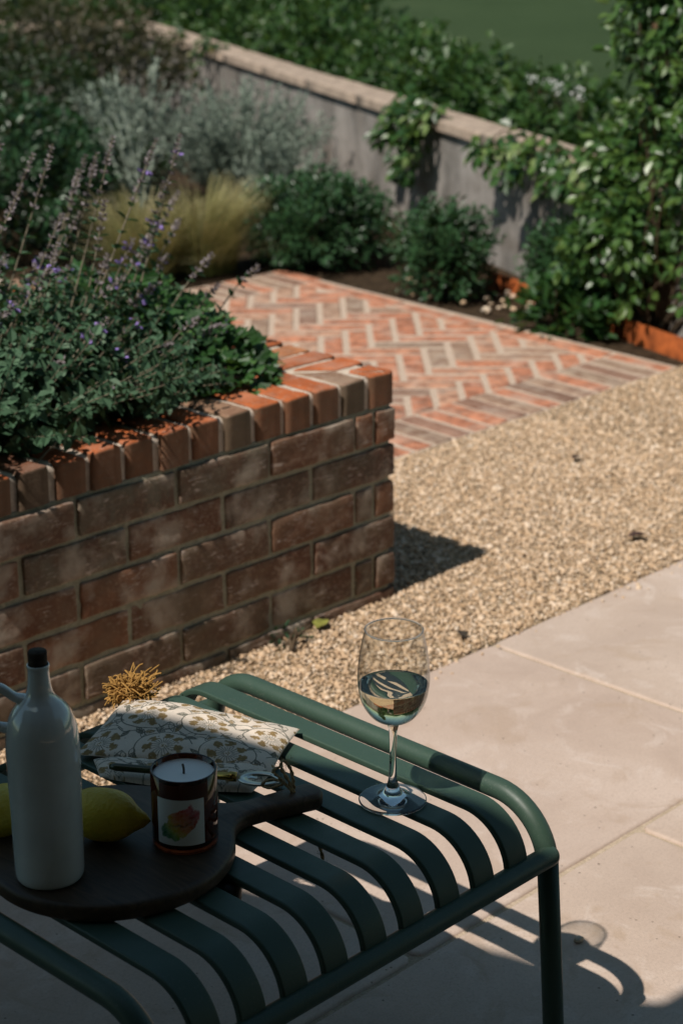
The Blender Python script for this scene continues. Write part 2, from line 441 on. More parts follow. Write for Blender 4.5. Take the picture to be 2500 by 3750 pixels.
for yy, in ((PY0,), (PY1-.215,)):
    x = PX0
    while x < rightx(yy+.1)-.02:
        k = .0755
        path_brick([(x+.0085, yy), (x+k-.0085, yy), (x+k-.0085+.215*math.tan(ang)*.9, yy+.215), (x+.0085+.215*math.tan(ang)*.9, yy+.215)], random.choice([random.uniform(.5, .72), random.uniform(.5, .72), random.uniform(.95, 1.0), random.uniform(0, .2)])); x += k
y = PY0+.225
while y < PY1-.23:
    y2 = min(y+.215, PY1-.225)
    path_brick([(rightx(y)-.065, y), (rightx(y), y), (rightx(y2), y2), (rightx(y2)-.065, y2)], random.uniform(.5, .7))
    path_brick([(PX0, y), (PX0+.065, y), (PX0+.065, y2), (PX0, y2)], tintpick()); y = y2+.010
for k in range(5):
    x = 2.02+k*.0755*3; path_brick([(x, .50-.02*k), (x+.215, .48-.02*k), (x+.215, .545-.02*k), (x, .565-.02*k)], random.uniform(.45, .7))
tag(mb.build('brick_path', [M_pathb, M_pmortar], wn=True), 'herringbone brick path with a soldier course border', kind='structure')

# ------------------------------------------------------------------ brick planter
planter = thing('brick_planter', 'raised reclaimed brick planter with brick on edge coping overflowing with catmint', 'planter', (0, 0, 0))
mb = MB(); L = 2.25; DY = 1.25
mort = MB()
def wall_brick(c, half, axis):
    V, F = rbox(half, .0032, (14, 4, 7) if half[0] > half[1] else (4, 14, 7))
    s = random.random()*100
    V = rough(V, .0015, 26, s); V = rough(V, .0019, 85, s+5)
    a = random.gauss(0, .011); b = random.gauss(0, .010)
    R = np.array(Matrix.Rotation(a, 3, 'Z') @ Matrix.Rotation(b, 3, 'X' if axis == 0 else 'Y'))
    V = V @ R.T
    d = min(.0022, max(-.0065, random.gauss(-.001, .0032)))
    off = np.array([0, d, 0]) if axis == 0 else np.array([-d, 0, 0])
    t = random.choices([random.uniform(0, .2), random.uniform(.2, .45), random.uniform(.45, .62), random.uniform(.9, 1)], [3, 4, 2.4, 1])[0]
    mb.add(V+np.array(c)+off, F, t)
for i in range(6):
    z = .40-.0375-.075*i
    edges = [0]
    if i % 2 == 0: edges += [.057, .112]
    else: edges += [.227]
    while edges[-1] < L: edges.append(edges[-1]+.225)
    for a, b in zip(edges[:-1], edges[1:]):
        a2 = a+(.005 if a > 0 else 0); b2 = b-.005
        wall_brick((-(a2+b2)/2, .051, z), ((b2-a2)/2, .051, .0325), 0)
    e = [.108] if i % 2 == 0 else [.108, .22]
    while e[-1] < DY: e.append(e[-1]+.225)
    for a, b in zip(e[:-1], e[1:]):
        wall_brick((-.051, (a+b)/2, z), (.051, (b-a)/2-.005, .0325), 1)
put(mb.build('brickwork', M_brick), planter)
V, F = rbox((L/2-.002, .1, .235), .004, (40, 4, 8)); V = rough(V, .0022, 40, 3.); mort.add(V+np.array([-L/2-.006, .1045, .17]), F)
V, F = rbox((.1, DY/2-.11, .235), .004, (4, 30, 8)); V = rough(V, .0022, 40, 9.); mort.add(V+np.array([-.1065, DY/2+.1, .17]), F)
put(mort.build('mortar', M_mortar), planter)
cp, cm = MB(), MB()
ZC0, ZC1 = .404, .468
def cope_brick(Pg, fix=None):
    if len(Pg) < 3 or abs(area(Pg)) < .0006: return
    dx, dy, dz = random.gauss(0, .0010), random.gauss(0, .002), random.gauss(.001, .0012)
    V, F = prism([(p[0]+dx, p[1]+dy) for p in Pg], ZC0, ZC1+dz, .0060, 3, .0024, .014, random.random()*60)
    t = random.choices([random.uniform(0, .2), random.uniform(.47, .72), random.uniform(.74, .85), random.uniform(.93, 1)], [.5, 7, 1.2, 1.4])[0]
    cp.add(V, F, fix if fix is not None else t)
pc = .0755
for k in range(30):
    x1 = -k*pc-(.0 if k == 0 else .0078); x0 = -(k+1)*pc+.0078
    Pg = [(x0, 0), (x1, 0), (x1, .215), (x0, .215)]
    cope_brick(clip_poly(Pg, 1, 1, -.0085 if k else -.008), None if k > 2 else (.58, .97, .52)[k])
for k in range(16):
    y0 = k*pc+(.0 if k == 0 else .0078); y1 = (k+1)*pc-.0078
    Pg = [(-.215, y0), (0, y0), (0, y1), (-.215, y1)]
    cope_brick(clip_poly(Pg, -1, -1, -.0085 if k else -.008), None if k > 2 else (.56, .66, .50)[k])
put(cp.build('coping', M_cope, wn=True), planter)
for Pg, sd in (([(-L, .006), (-.006, .006), (-.21, .21), (-L, .21)], 1.), ([(-.006, .006), (-.006, DY), (-.21, DY), (-.21, .21)], 7.)):
    cm.add(*prism(Pg, ZC0-.004, ZC1-.0035, .012, 3, .0016, .012, sd))
put(cm.build('coping_mortar', M_cmortar, wn=True), planter)
sb = MB(); V, F = rbox((L/2-.1, DY/2-.1, .02), .01, (30, 20, 3)); V = rough(V, .015, 9, 2.); sb.add(V+np.array([-L/2-.1, DY/2+.11, .40]), F)
put(sb.build('soil', M_soil), planter)

# ------------------------------------------------------------------ garden wall behind
gwall = thing('garden_wall', 'low weathered grey rendered wall with flat stone coping crossing behind the plants', 'wall', (W0[0], W0[1], 0))
def render_mat():
    M = Mat('stained render', .9, .15)
    v = M.coord(scale=(1.6, 1.6, .7)); n1 = M.noise(3.0, 6, .68, v, .8); n2 = M.noise(14, 5, .7); v2 = M.coord(scale=(5, 5, .8))
    c = M.ramp(n1, [(.30, (.10, .095, .088)), (.43, (.19, .175, .16)), (.55, (.28, .255, .235)), (.75, (.40, .365, .335))])
    c = M.mix(M.ramp(M.noise(4.5, 5, .65), [(.52, 0), (.70, .6)]), c, (.13, .105, .08))
    c = M.mix(M.ramp(M.noise(2.2, 4, .6, v2), [(.58, 0), (.72, .4)]), c, (.42, .39, .37))
    c = M.mix(M.ramp(n2, [(.5, 0), (.75, .4)]), c, (.13, .11, .09)); M.base(c); M.bump(n2, .5, .006); return M.m
M_render = render_mat(); M_cstone = plain('coping stone', (.36, .28, .22), .9, .15, .3, 18, .5, .004)
HW = .455
def wall_block(mb, s0, s1, o0, o1, z0, z1, r=.006, tint=.5, wob=.003):
    Pg = [tuple(wpt(s0, o0)), tuple(wpt(s0, o1)), tuple(wpt(s1, o1)), tuple(wpt(s1, o0))]
    if area(Pg) < 0: Pg = Pg[::-1]
    mb.add(*prism(Pg, z0, z1, r, 2, wob, .12, s0*3), tint)
b = MB(); wall_block(b, -2.4, 5.85, -.125, -.0, -.1, HW-.045, .003); put(b.build('render', M_render, wn=True), gwall)
b = MB(); s = -2.42
while s < 5.9:
    wall_block(b, s+.006, min(s+.62, 5.9)-.006, -.145, .022, HW-.042, HW+random.uniform(-.004, .004), .008, random.random()); s += .62
put(b.build('coping', M_cstone, wn=True), gwall)
gw2 = thing('garden_wall', 'far end of the low wall turning the corner under ivy at the top left', 'wall', (4.9, 6.8, 0))
E0 = wpt(5.9); d2 = unit(np.array([-.72, .69])); n2v = np.array([d2[1], -d2[0]])
def w2(s0, s1, o0, o1, z0, z1, name, m):
    Pg = [tuple(E0+d2*s0+n2v*o0), tuple(E0+d2*s1+n2v*o0), tuple(E0+d2*s1+n2v*o1), tuple(E0+d2*s0+n2v*o1)]
    q = MB(); q.add(*prism(Pg, z0, z1, .006, 2, .003, .12)); put(q.build(name, m), gw2)
w2(-.1, 4.5, -.1, .1, -.1, HW-.052, 'render', M_render); w2(-.12, 4.5, -.14, .14, HW-.05, HW, 'coping', M_cstone)

M_rust = plain('rusted steel', (.30, .075, .018), .85, .25, .5, 24, .3, .002)
b = MB()
ed = [(1.80, .05), (1.985, .62), (2.10, .97), (2.36, 1.72)]
for (x0, y0), (x1, y1) in zip(ed[:-1], ed[1:]):
    d = unit(np.array([x1-x0, y1-y0])); nn_ = np.array([-d[1], d[0]])*.003
    Pg = [(x0-nn_[0], y0-nn_[1]), (x1-nn_[0], y1-nn_[1]), (x1+nn_[0], y1+nn_[1]), (x0+nn_[0], y0+nn_[1])]
    b.add(*prism(Pg, -.05, .055, .001, 1, 0, .1))
tag(b.build('steel_edging', M_rust), 'rusty orange steel edging strip at the foot of the wall', 'edging')

# ------------------------------------------------------------------ the bench
HS = .371; BX0, BX1 = -1.634, -1.036; YN, YF = -1.193, -.612; RT = .0132
bench = thing('garden_bench', 'dark green metal bench with nine curved flat slats and round side rails', 'bench', ((BX0+BX1)/2, (YN+YF)/2, 0))
ZR = HS-RT; ZB = .300; BR = .078
def arch(x, zc, r, zend, n=14):
    pts = [(x, YN, zend)]
    a = np.linspace(PI, PI/2, n)
    for t in np.linspace(zend, zc-r, 5)[1:-1]: pts.append((x, YN, t))
    pts += [(x, YN+r+r*math.cos(t), zc-r+r*math.sin(t)) for t in a]
    for t in np.linspace(YN+r, YF-r, 12)[1:-1]: pts.append((x, t, zc))
    pts += [(x, YF-r+r*math.cos(t), zc-r+r*math.sin(t)) for t in np.linspace(PI/2, 0, n)]
    for t in np.linspace(zc-r, zend, 5)[1:]: pts.append((x, YF, t))
    return np.array(pts)
for x in (BX0, BX1):
    b = MB(); b.add(*sweep(arch(x, ZR, BR, ZB-.008), circ(RT, 24))); put(b.build('side_rail', M_green), bench)
for x in (BX0, BX1):
    for y, s in ((YN, -1), (YF, 1)):
        b = MB(); b.add(*sweep([(x, y, ZB-.0085), (x, y+s*.012, .15), (x, y+s*.023, .006)], circ(RT-.0003, 24))); lg = put(b.build('leg', M_green), bench)
        b = MB(); b.add(*sweep([(x, y+s*.0233, .0125), (x, y+s*.0235, .0005)], circ(RT-.001, 20))); ft = b.build('foot', M_black); ft.parent = lg; ft.matrix_parent_inverse = lg.matrix_world.inverted()
for y in (YN, YF):
    b = MB(); yb = y+(-.005 if y < -1 else .005); xs_ = [BX0-.007, BX0-.004, BX0, BX0+.006, (BX0+BX1)/2, BX1-.006, BX1, BX1+.004, BX1+.007]; rs_ = [.35, .72, .95, 1, 1, 1, .95, .72, .35]
    b.add(*sweep([(x, yb, ZB) for x in xs_], circ(RT-.0003, 24), rs_)); put(b.build('end_bar', M_green), bench)
pit = (BX1-BX0)/10
for k in range(1, 10):
    x = BX1-k*pit
    b = MB(); b.add(*sweep(arch(x, HS-.0045, .066, ZB+RT-.004), rrect(.0352, .0088, .0022, 2))); put(b.build('slat', M_green, wn=True), bench)
b = MB(); V, F = lathe([(.0001, -.030), (.012, -.030), (.017, -.026), (.019, -.018), (.019, 0), (.0001, 0)], (-1.4145, -1.045, HS-.0095), 24); b.add(V, F); put(b.build('bracket', M_black), bench)

# ------------------------------------------------------------------ wine glass
GX, GY = -1.165, -1.063
glass = thing('wine_glass', 'stemmed wine glass half full of white wine standing on the green slats', 'wine glass', (GX, GY, HS))
M = Mat('clear glass', .0, .5); M.b.inputs['Transmission Weight'].default_value = 1; M.b.inputs['IOR'].default_value = 1.48; M.base((.97, .985, .98)); M_glass = M.m
M = Mat('thin glass wall'); lw = M.n('ShaderNodeLayerWeight', i_Blend=.5)
f = M.math('ADD', M.math('MULTIPLY', M.math('POWER', lw.outputs['Facing'], 3.2), .8), .06, True)
tr = M.n('ShaderNodeBsdfTransparent'); M.l(M.ramp(lw.outputs['Facing'], [(0, (.955, .96, .95)), (.5, (.90, .905, .89)), (.8, (.70, .71, .69)), (.93, (.42, .43, .41)), (1, (.18, .19, .18))]), tr.inputs[0])
gl = M.n('ShaderNodeBsdfGlossy'); gl.inputs['Roughness'].default_value = .015
mx = M.n('ShaderNodeMixShader'); M.l(f, mx.inputs[0]); M.l(tr.outputs[0], mx.inputs[1]); M.l(gl.outputs[0], mx.inputs[2]); M.l(mx.outputs[0], M.o.inputs[0]); M_thin = M.m
M = Mat('white wine', .0, .5); M.b.inputs['Transmission Weight'].default_value = 1; M.b.inputs['IOR'].default_value = 1.34; M.base((.99, .95, .76)); M_wine = M.m
bowl = smooth_prof([(.007, .0985), (.0135, .1015), (.024, .108), (.0325, .1185), (.0382, .132), (.0410, .148), (.0412, .160), (.0400, .176), (.0372, .195), (.0328, .2150)], 6)
c0 = (GX, GY, HS+.0005)
b = MB(); b.add(*lathe(bowl, c0, 96)); put(b.build('bowl', M_thin), glass)
rim = [(.0328+.0011*math.cos(t), .2150+.0011*math.sin(t)) for t in np.linspace(0, 2*PI, 9)]
b = MB(); b.add(*lathe(rim, c0, 96)); put(b.build('rim', M_glass), glass)
ZW = .1475
wp = [(max(r-.0007, 0.0002), z+.0006) for r, z in bowl if z < ZW-.001]
rs = np.interp(ZW, bowl[:, 1], bowl[:, 0])-.0007
wp = [(.0002, wp[0][1])]+wp+[(rs, ZW), (rs-.0012, ZW-.0006), (rs-.004, ZW-.0008), (.02, ZW-.0008), (.0002, ZW-.0008)]
b = MB(); b.add(*lathe(wp, c0, 96)); put(b.build('wine', M_wine), glass)
st = smooth_prof([(.0002, .0), (.034, .0), (.0388, .0004), (.0396, .0013), (.0385, .0024), (.030, .0034), (.020, .0052), (.0138, .0085), (.0105, .013), (.0072, .0195), (.0050, .030), (.0041, .050), (.0042, .070), (.0050, .088), (.0066, .0965), (.0066, .0982), (.0002, .0984)], 5)
st[:, 0] = np.maximum(st[:, 0], .0002); st[:, 1] = np.clip(st[:, 1], 0, .0984)
b = MB(); b.add(*lathe(st, c0, 72)); put(b.build('stem', M_glass), glass)

# ------------------------------------------------------------------ cutting board
BC = np.array([-1.477, -.930]); HD = unit(np.array([.255, -.077])); HL = .243; TB = .0205
board = thing('cutting_board', 'round dark walnut cutting board with a handle and twine loop on the bench', 'cutting board', (BC[0], BC[1], HS))
def sdf(p):
    a = math.hypot(*p)-.137
    x = p[0]*HD[0]+p[1]*HD[1]; y = -p[0]*HD[1]+p[1]*HD[0]
    q = min(max(x, 0), HL-.003); wd = .0155+.0065*max(0, (x-.19)/.07)
    bb = math.hypot(x-q, y)-wd
    k = .040; h = max(k-abs(a-bb), 0)/k
    return min(a, bb)-h*h*k*.25
th0 = math.atan2(HD[1], HD[0])
ths = sorted(set(list(np.linspace(-PI, PI, 110, endpoint=False))+list(np.linspace(-.55, .55, 110))))
out = []
for t in ths:
    d = (math.cos(t+th0), math.sin(t+th0)); lo, hi = .05, .40
    for _ in range(40):
        m = (lo+hi)/2
        if sdf((d[0]*m, d[1]*m)) < 0: lo = m
        else: hi = m
    out.append((BC[0]+d[0]*lo, BC[1]+d[1]*lo))
out = np.array(out); rb = .006
b = MB(); Vs = []
zs = [(rb, 0)]+[(rb*(1-math.sin(a)), rb*(1-math.cos(a))) for a in np.linspace(0, PI/2, 4)][1:]
ring = [(rb*(1-math.sin(a)), rb*(1-math.cos(a))) for a in np.linspace(0, PI/2, 5)]
ring += [(rb*(1-math.cos(a)), TB-rb+rb*math.sin(a)) for a in np.linspace(0, PI/2, 5)]
for d, z in ring:
    q = inset(out, d); Vs.append(np.column_stack([q, np.full(len(q), HS+z+.0004)]))
n = len(out); V = np.concatenate(Vs); m = len(ring)
F = [(i*n+j, i*n+(j+1) % n, (i+1)*n+(j+1) % n, (i+1)*n+j) for i in range(m-1) for j in range(n)]
V = np.vstack([V, [BC[0], BC[1], HS+TB+.0004], [BC[0], BC[1], HS+.0004]])
F += [((m-1)*n+j, (m-1)*n+(j+1) % n, m*n) for j in range(n)]+[((j+1) % n, j, m*n+1) for j in range(n)]
b.add(V, F)
M = Mat('dark walnut', .5, .4); v = M.coord('Object', (60, 8, 60)); g1 = M.noise(1.6, 6, .6, v, 1.5)
M.base(M.ramp(g1, [(.3, (.034, .019, .010)), (.55, (.064, .037, .020)), (.75, (.095, .056, .032))])); M.bump(g1, .15, .001); M_wood = M.m
put(b.build('plank', M_wood), board)
ZT = HS+TB+.0005
M_twine = plain('jute twine', (.34, .25, .14), .95, .1, .5, 400, .8, .002)
hx = BC+HD*.226
def hp(a, s, z): return (hx[0]+HD[0]*a-HD[1]*s, hx[1]+HD[1]*a+HD[0]*s, z)
b = MB()
for pts in ([hp(0, 0, ZT-.004), hp(-.002, .004, ZT+.012), hp(-.008, .012, ZT+.028), hp(-.002, .020, ZT+.034), hp(.006, .016, ZT+.022), hp(.004, .006, ZT+.008), hp(.002, .001, ZT-.004)],
            [hp(.001, 0, ZT), hp(-.006, .012, ZT+.010), hp(-.018, .022, ZT+.012), hp(-.026, .026, ZT+.006), hp(-.020, .020, ZT+.003), hp(-.006, .012, ZT+.008)],
            [hp(0, .002, ZT+.002), hp(-.010, .014, ZT+.016), hp(-.014, .022, ZT+.022), hp(-.006, .020, ZT+.027)],
            [hp(0, 0, HS+.001), hp(.006, -.020, HS-.018), hp(.010, -.042, HS-.026), hp(.012, -.05, HS-.044)]):
    p = spline(pts, 7)
    for ph in (0, PI):
        aa = np.linspace(0, len(p)*.9, len(p))+ph
        q = p+.0011*np.stack([np.cos(aa), np.sin(aa), 0*aa], 1)
        b.add(*tube(q, .0013, 6))
for k in range(60):
    c = np.array(random.choice([hp(-.006, .012, ZT+.012), hp(.012, -.05, HS-.044), hp(-.002, .02, ZT+.03)]))+rng.normal(0, .005, 3)
    e = c+rng.normal(0, .006, 3); b.add(*tube([c, (c+e)/2+rng.normal(0, .001, 3), e], .0002, 3))
put(b.build('twine', M_twine), board)

# ------------------------------------------------------------------ stoneware bottle
BT = (-1.567, -.941, ZT)
bottle = thing('stoneware_bottle', 'glossy white stoneware bottle with loop handle and dark cork on the board', 'bottle', BT)
M = Mat('white glaze', .07, .6); n = M.noise(30, 4); M.base(M.ramp(n, [(.3, (.54, .55, .53)), (.7, (.62, .63, .60))])); M.bump(M.noise(14, 3), .10, .002); M.b.inputs['Coat Weight'].default_value = 1.0; M.b.inputs['Coat Roughness'].default_value = .08; M_glaze = M.m
pr_ = smooth_prof([(.0002, .002), (.031, .0015), (.0345, .0022), (.0362, .006), (.0367, .02), (.0373, .07), (.0380, .12), (.0381, .148), (.0374, .163), (.0352, .178), (.0308, .190), (.0246, .1985), (.0185, .2045), (.0145, .2105), (.0122, .219), (.0112, .229), (.0110, .237), (.0118, .2405), (.0116, .2425), (.0104, .2428), (.0100, .239), (.0098, .225)], 5)
b = MB(); b.add(*lathe(pr_, BT, 80)); put(b.build('body', M_glaze), bottle)
hl = np.array([-.695, .719])
hpz = lambda r, z: (BT[0]+hl[0]*r, BT[1]+hl[1]*r, BT[2]+z)
hpts = spline([hpz(.014, .203), hpz(.026, .2065), hpz(.040, .2165), hpz(.054, .2165), hpz(.064, .206), hpz(.065, .192), hpz(.056, .180), hpz(.044, .1735), hpz(.030, .170)], 7)
b = MB(); b.add(*sweep(hpts, rrect(.0085, .012, .004, 3), np.concatenate([np.linspace(1.35, 1, 8), np.ones(len(hpts)-16), np.linspace(1, 1.35, 8)]))); put(b.build('handle', M_glaze), bottle)
b = MB(); b.add(*lathe([(.0001, .225), (.0093, .225), (.0096, .2435), (.0098, .2565), (.0090, .2575), (.0001, .2575)], BT, 32)); put(b.build('stopper', plain('dark cork', (.040, .026, .018), .8, .2, .5, 120, .5, .001)), bottle)

# ------------------------------------------------------------------ lemons
M = Mat('lemon skin', .42, .4); vo = M.noise(260, 2, .5); M.base(M.ramp(M.noise(18, 3), [(.3, (.47, .32, .02)), (.7, (.55, .41, .035))])); M.bump(vo, .55, .0022)
M.b.inputs['Subsurface Weight'].default_value = .05; M_lemon = M.m
def lemon(label, c, ax, L, R, tip=.013):
    t = thing('lemon', label, 'lemon', (c[0], c[1], ZT))
    prof = []
    for s in np.linspace(-1, 1, 44):
        r = R*math.sqrt(max(0, 1-abs(s)**2.2)); x = s*L
        prof.append((max(r, .0001), x))
    prof = np.array(prof)
    # nipple at the +end, small button at the other
    e = np.clip((prof[:, 1]/L-.80)/.20, 0, 1); prof[:, 1] += e**1.6*tip
    r2 = .0088*(1-e)**.6+.0030; prof[:, 0] = np.where(e > 0, np.minimum(prof[:, 0]*(1-e)+r2*e*1.0, prof[:, 0]+.0015+.002*e), prof[:, 0]); prof[-1, 0] = .0001
    e2 = np.clip((-prof[:, 1]/L-.9)/.1, 0, 1); prof[:, 1] -= e2*.004
    V, F = lathe(prof, (0, 0, 0), 48); V = rough(V, .0013, 40, c[0]*9)
    A = unit(np.array(ax)); B = unit(np.cross([0, 0, 1], A)); C = np.cross(A, B)
    V = V[:, :1]*B+V[:, 1:2]*C+V[:, 2:]*A; V += np.array(c)
    V[:, 2] += ZT+.0004-V[:, 2].min()
    b = MB(); b.add(V, F); put(b.build('fruit', M_lemon), t)
lemon('plump yellow lemon between the white bottle and the candle, its tip pointing at the candle', (-1.478, -.922, ZT+.03), (.62, -.78, -.10), .040, .0295)
lemon('lemon mostly hidden behind the white bottle, showing past its left side', (-1.545, -.832, ZT+.025), (.7, .5, .0), .036, .0270, .009)

# ------------------------------------------------------------------ candle
CC = (-1.418, -.988, ZT)
candle = thing('candle', 'scented candle in a dark amber glass jar with white paper label', 'candle', CC)
M = Mat('amber glass', .03, .5); M.b.inputs['Transmission Weight'].default_value = .92; M.b.inputs['IOR'].default_value = 1.5; M.base((.11, .018, .005)); M_amber = M.m
RJ = .0362; HJ = .0885
jar = [(.0001, .0), (RJ-.004, .0), (RJ-.001, .001), (RJ, .004), (RJ, HJ-.001), (RJ-.0012, HJ), (RJ-.0026, HJ-.001), (RJ-.0028, .010), (RJ-.006, .007), (.0001, .007)]
b = MB(); b.add(*lathe(jar, CC, 80)); jr = put(b.build('jar', M_amber), candle)
b = MB(); b.add(*lathe([(.0001, .0075), (RJ-.007, .0065), (RJ-.0025, .0115), (RJ-.0025, .0820), (RJ-.0040, .0812), (.02, .0808), (.005, .0806), (.0001, .0810)], CC, 64))
M = Mat('wax', .5, .4); M.base((.86, .85, .82)); M.b.inputs['Subsurface Weight'].default_value = .15; M.b.inputs['Subsurface Radius'].default_value = (.01, .008, .006); put(b.build('wax', M.m), candle)
b = MB(); b.add(*tube([(CC[0], CC[1], CC[2]+.079), (CC[0]+.0004, CC[1], CC[2]+.086), (CC[0]-.0006, CC[1]+.0004, CC[2]+.092)], .0013, 8)); put(b.build('wick', plain('wick', (.10, .08, .06), .9)), candle)
# label: curved paper patch with a painted blot
lc, lh = math.radians(-139.6), math.radians(43); nu, nv = 120, 130
V = []; Cc = []
uu, vv = np.meshgrid(np.linspace(0, 1, nu), np.linspace(0, 1, nv))
def fbm(x, y, f, s):
    o = np.zeros_like(x)
    for i in np.ndindex(x.shape): o[i] = noise.fractal(Vector((x[i]*f+s, y[i]*f-s, s)), 1.0, 2.0, 4)
    return o
a = lc+(uu*2-1)*lh
LV = np.stack([CC[0]+(RJ+.0004)*np.cos(a), CC[1]+(RJ+.0004)*np.sin(a), CC[2]+.0125+vv*.0545], -1)
f1 = fbm(uu, vv, 6, 1.3); f2 = fbm(uu, vv, 14, 4.1); f3 = fbm(uu, vv, 3, 8.1)
ru, rv = uu-.50, vv-.47
along = .72*ru+.69*rv; across = -.69*ru+.72*rv
d1 = np.sqrt((along/.47)**2+(across/.27)**2)+.20*f1+.06*f2-.10*along
mask = np.clip((1-d1)*12, 0, 1)
colr = np.zeros(uu.shape+(3,)); tcol = np.clip(along*1.35+.52+.10*f1, 0, 1)
st_ = [(0, (.03, .28, .10)), (.18, (.22, .42, .05)), (.36, (.55, .42, .05)), (.5, (.60, .22, .04)), (.7, (.55, .10, .03)), (1, (.55, .07, .09))]
for ch in range(3): colr[..., ch] = np.interp(tcol, [s[0] for s in st_], [s[1][ch] for s in st_])
colr *= (1-.45*np.clip(f3*1.6, 0, 1))[..., None]
streak = np.exp(-((rv+.03+.05*f1)/.02)**2)*np.clip(1-np.abs(ru-.02)/.3, 0, 1)*.8; colr *= (1-streak)[..., None]
alpha = mask*(.80+.2*np.clip(f2+.3, 0, 1))
paper = np.array([.74, .76, .74]); C3 = colr*alpha[..., None]+paper*(1-alpha[..., None])
F = np.array([(j*nu+i, j*nu+i+1, (j+1)*nu+i+1, (j+1)*nu+i) for j in range(nv-1) for i in range(nu-1)])
b = MB(); b.add(LV.reshape(-1, 3), F)
def painted(name, rough=.6, bump=0, bs=900):
    M = Mat(name, rough, .3); at = M.n('ShaderNodeAttribute', attribute_name='paint'); M.base(at.outputs['Color'])
    if bump: M.bump(M.noise(bs, 2, .6), bump, .0008)
    return M.m
lb = b.build('label', painted('printed paper', .5), None, True, np.concatenate([C3.reshape(-1, 3), np.ones((nu*nv, 1))], 1)); put(lb, jr) if False else put(lb, candle)

# ------------------------------------------------------------------ printed pouch
pouch = thing('zip_pouch', 'cream cotton pouch block printed with brown flowers, half in sunlight', 'pouch', (-1.23, -.78, HS))
TL, TR, BRc, BL = np.array([-1.209, -.634]), np.array([-1.117, -.862]), np.array([-1.224, -.922]), np.array([-1.356, -.716])
NU, NV = 430, 300
uu, vv = np.meshgrid(np.linspace(0, 1, NU), np.linspace(0, 1, NV))   # u along TL->TR, v from top edge to the open edge
PW, PH = .245, .155
img = np.zeros((NV, NU, 3)); img[:] = (.68, .585, .49)
OCH, OLV = np.array([.27, .18, .075]), np.array([.13, .128, .10])
def stamp(x, y, r, c, al=1.0):
    ci, cj = x/PW*(NU-1), y/PH*(NV-1); ri = r/PW*(NU-1); rj = r/PH*(NV-1)
    i0, i1, j0, j1 = int(max(0, ci-ri-1)), int(min(NU-1, ci+ri+2)), int(max(0, cj-rj-1)), int(min(NV-1, cj+rj+2))
    if i1 <= i0 or j1 <= j0: return
    I, J = np.meshgrid(np.arange(i0, i1), np.arange(j0, j1))
    d = np.hypot((I-ci)/ri, (J-cj)/rj); a = np.clip((1.15-d)*3, 0, 1)*al
    img[j0:j1, i0:i1] = img[j0:j1, i0:i1]*(1-a[..., None])+c*a[..., None]
def stroke(pts, r, c, al=.85):
    p = spline(np.array([(q[0], q[1], 0) for q in pts]), 14)
    L_ = np.linalg.norm(np.diff(p, axis=0), axis=1).sum(); k = int(L_/.0005)+2
    t = np.linspace(0, len(p)-1, k)
    for q in t:
        i = min(int(q), len(p)-2); pt = p[i]+(p[i+1]-p[i])*(q-i)
        if random.random() < .93: stamp(pt[0]+random.gauss(0, .00012), pt[1]+random.gauss(0, .00012), r*random.uniform(.75, 1.2), c, al)
def leaf(x, y, a, L_, w_, c, fill=True):
    d = np.array([math.cos(a), math.sin(a)]); nrm = np.array([-d[1], d[0]]); o = np.array([x, y])
    up = [o, o+d*L_*.35+nrm*w_, o+d*L_*.7+nrm*w_*.7, o+d*L_]; dn = [o, o+d*L_*.35-nrm*w_, o+d*L_*.7-nrm*w_*.7, o+d*L_]
    stroke(up, .0006, OLV); stroke(dn, .0006, OLV)
    if fill:
        for s in np.linspace(.12, .9, int(L_/.0012)):
            hw = w_*math.sin(PI*s)*.8
            for q in np.arange(-hw, hw, .0011): stamp(*(o+d*L_*s+nrm*q), .0008, c, random.choice([.25, .8, .95]))
    else:
        for s in np.linspace(.15, .85, 6): stamp(*(o+d*L_*s), .0004, OLV)
def flower(x, y, R, rot, n=7):
    for k in range(n*3):
        a = rot+2*PI*k/(n*3); stroke([(x+R*.22*math.cos(a), y+R*.22*math.sin(a)), (x+R*.45*math.cos(a+.06), y+R*.45*math.sin(a+.06)), (x+R*.72*math.cos(a), y+R*.72*math.sin(a))], .00048, OLV)
    for k in range(n):
        a = rot+2*PI*k/n
        for q in range(46):
            rr = R*random.uniform(.66, 1.06); aa = a+random.gauss(0, .17)*(1.2-rr/R*.5)
            stamp(x+rr*math.cos(aa), y+rr*math.sin(aa), random.uniform(.0010, .0022), OCH*random.uniform(.8, 1.25), .85)
        stroke([(x+R*.6*math.cos(a-.25), y+R*.6*math.sin(a-.25)), (x+R*1.1*math.cos(a), y+R*1.1*math.sin(a)), (x+R*.6*math.cos(a+.25), y+R*.6*math.sin(a+.25))], .0004, OCH*.8)
    for k in range(14): stamp(x+random.gauss(0, R*.1), y+random.gauss(0, R*.1), .0008, OCH)
random.seed(5)
px, py = .082, .062
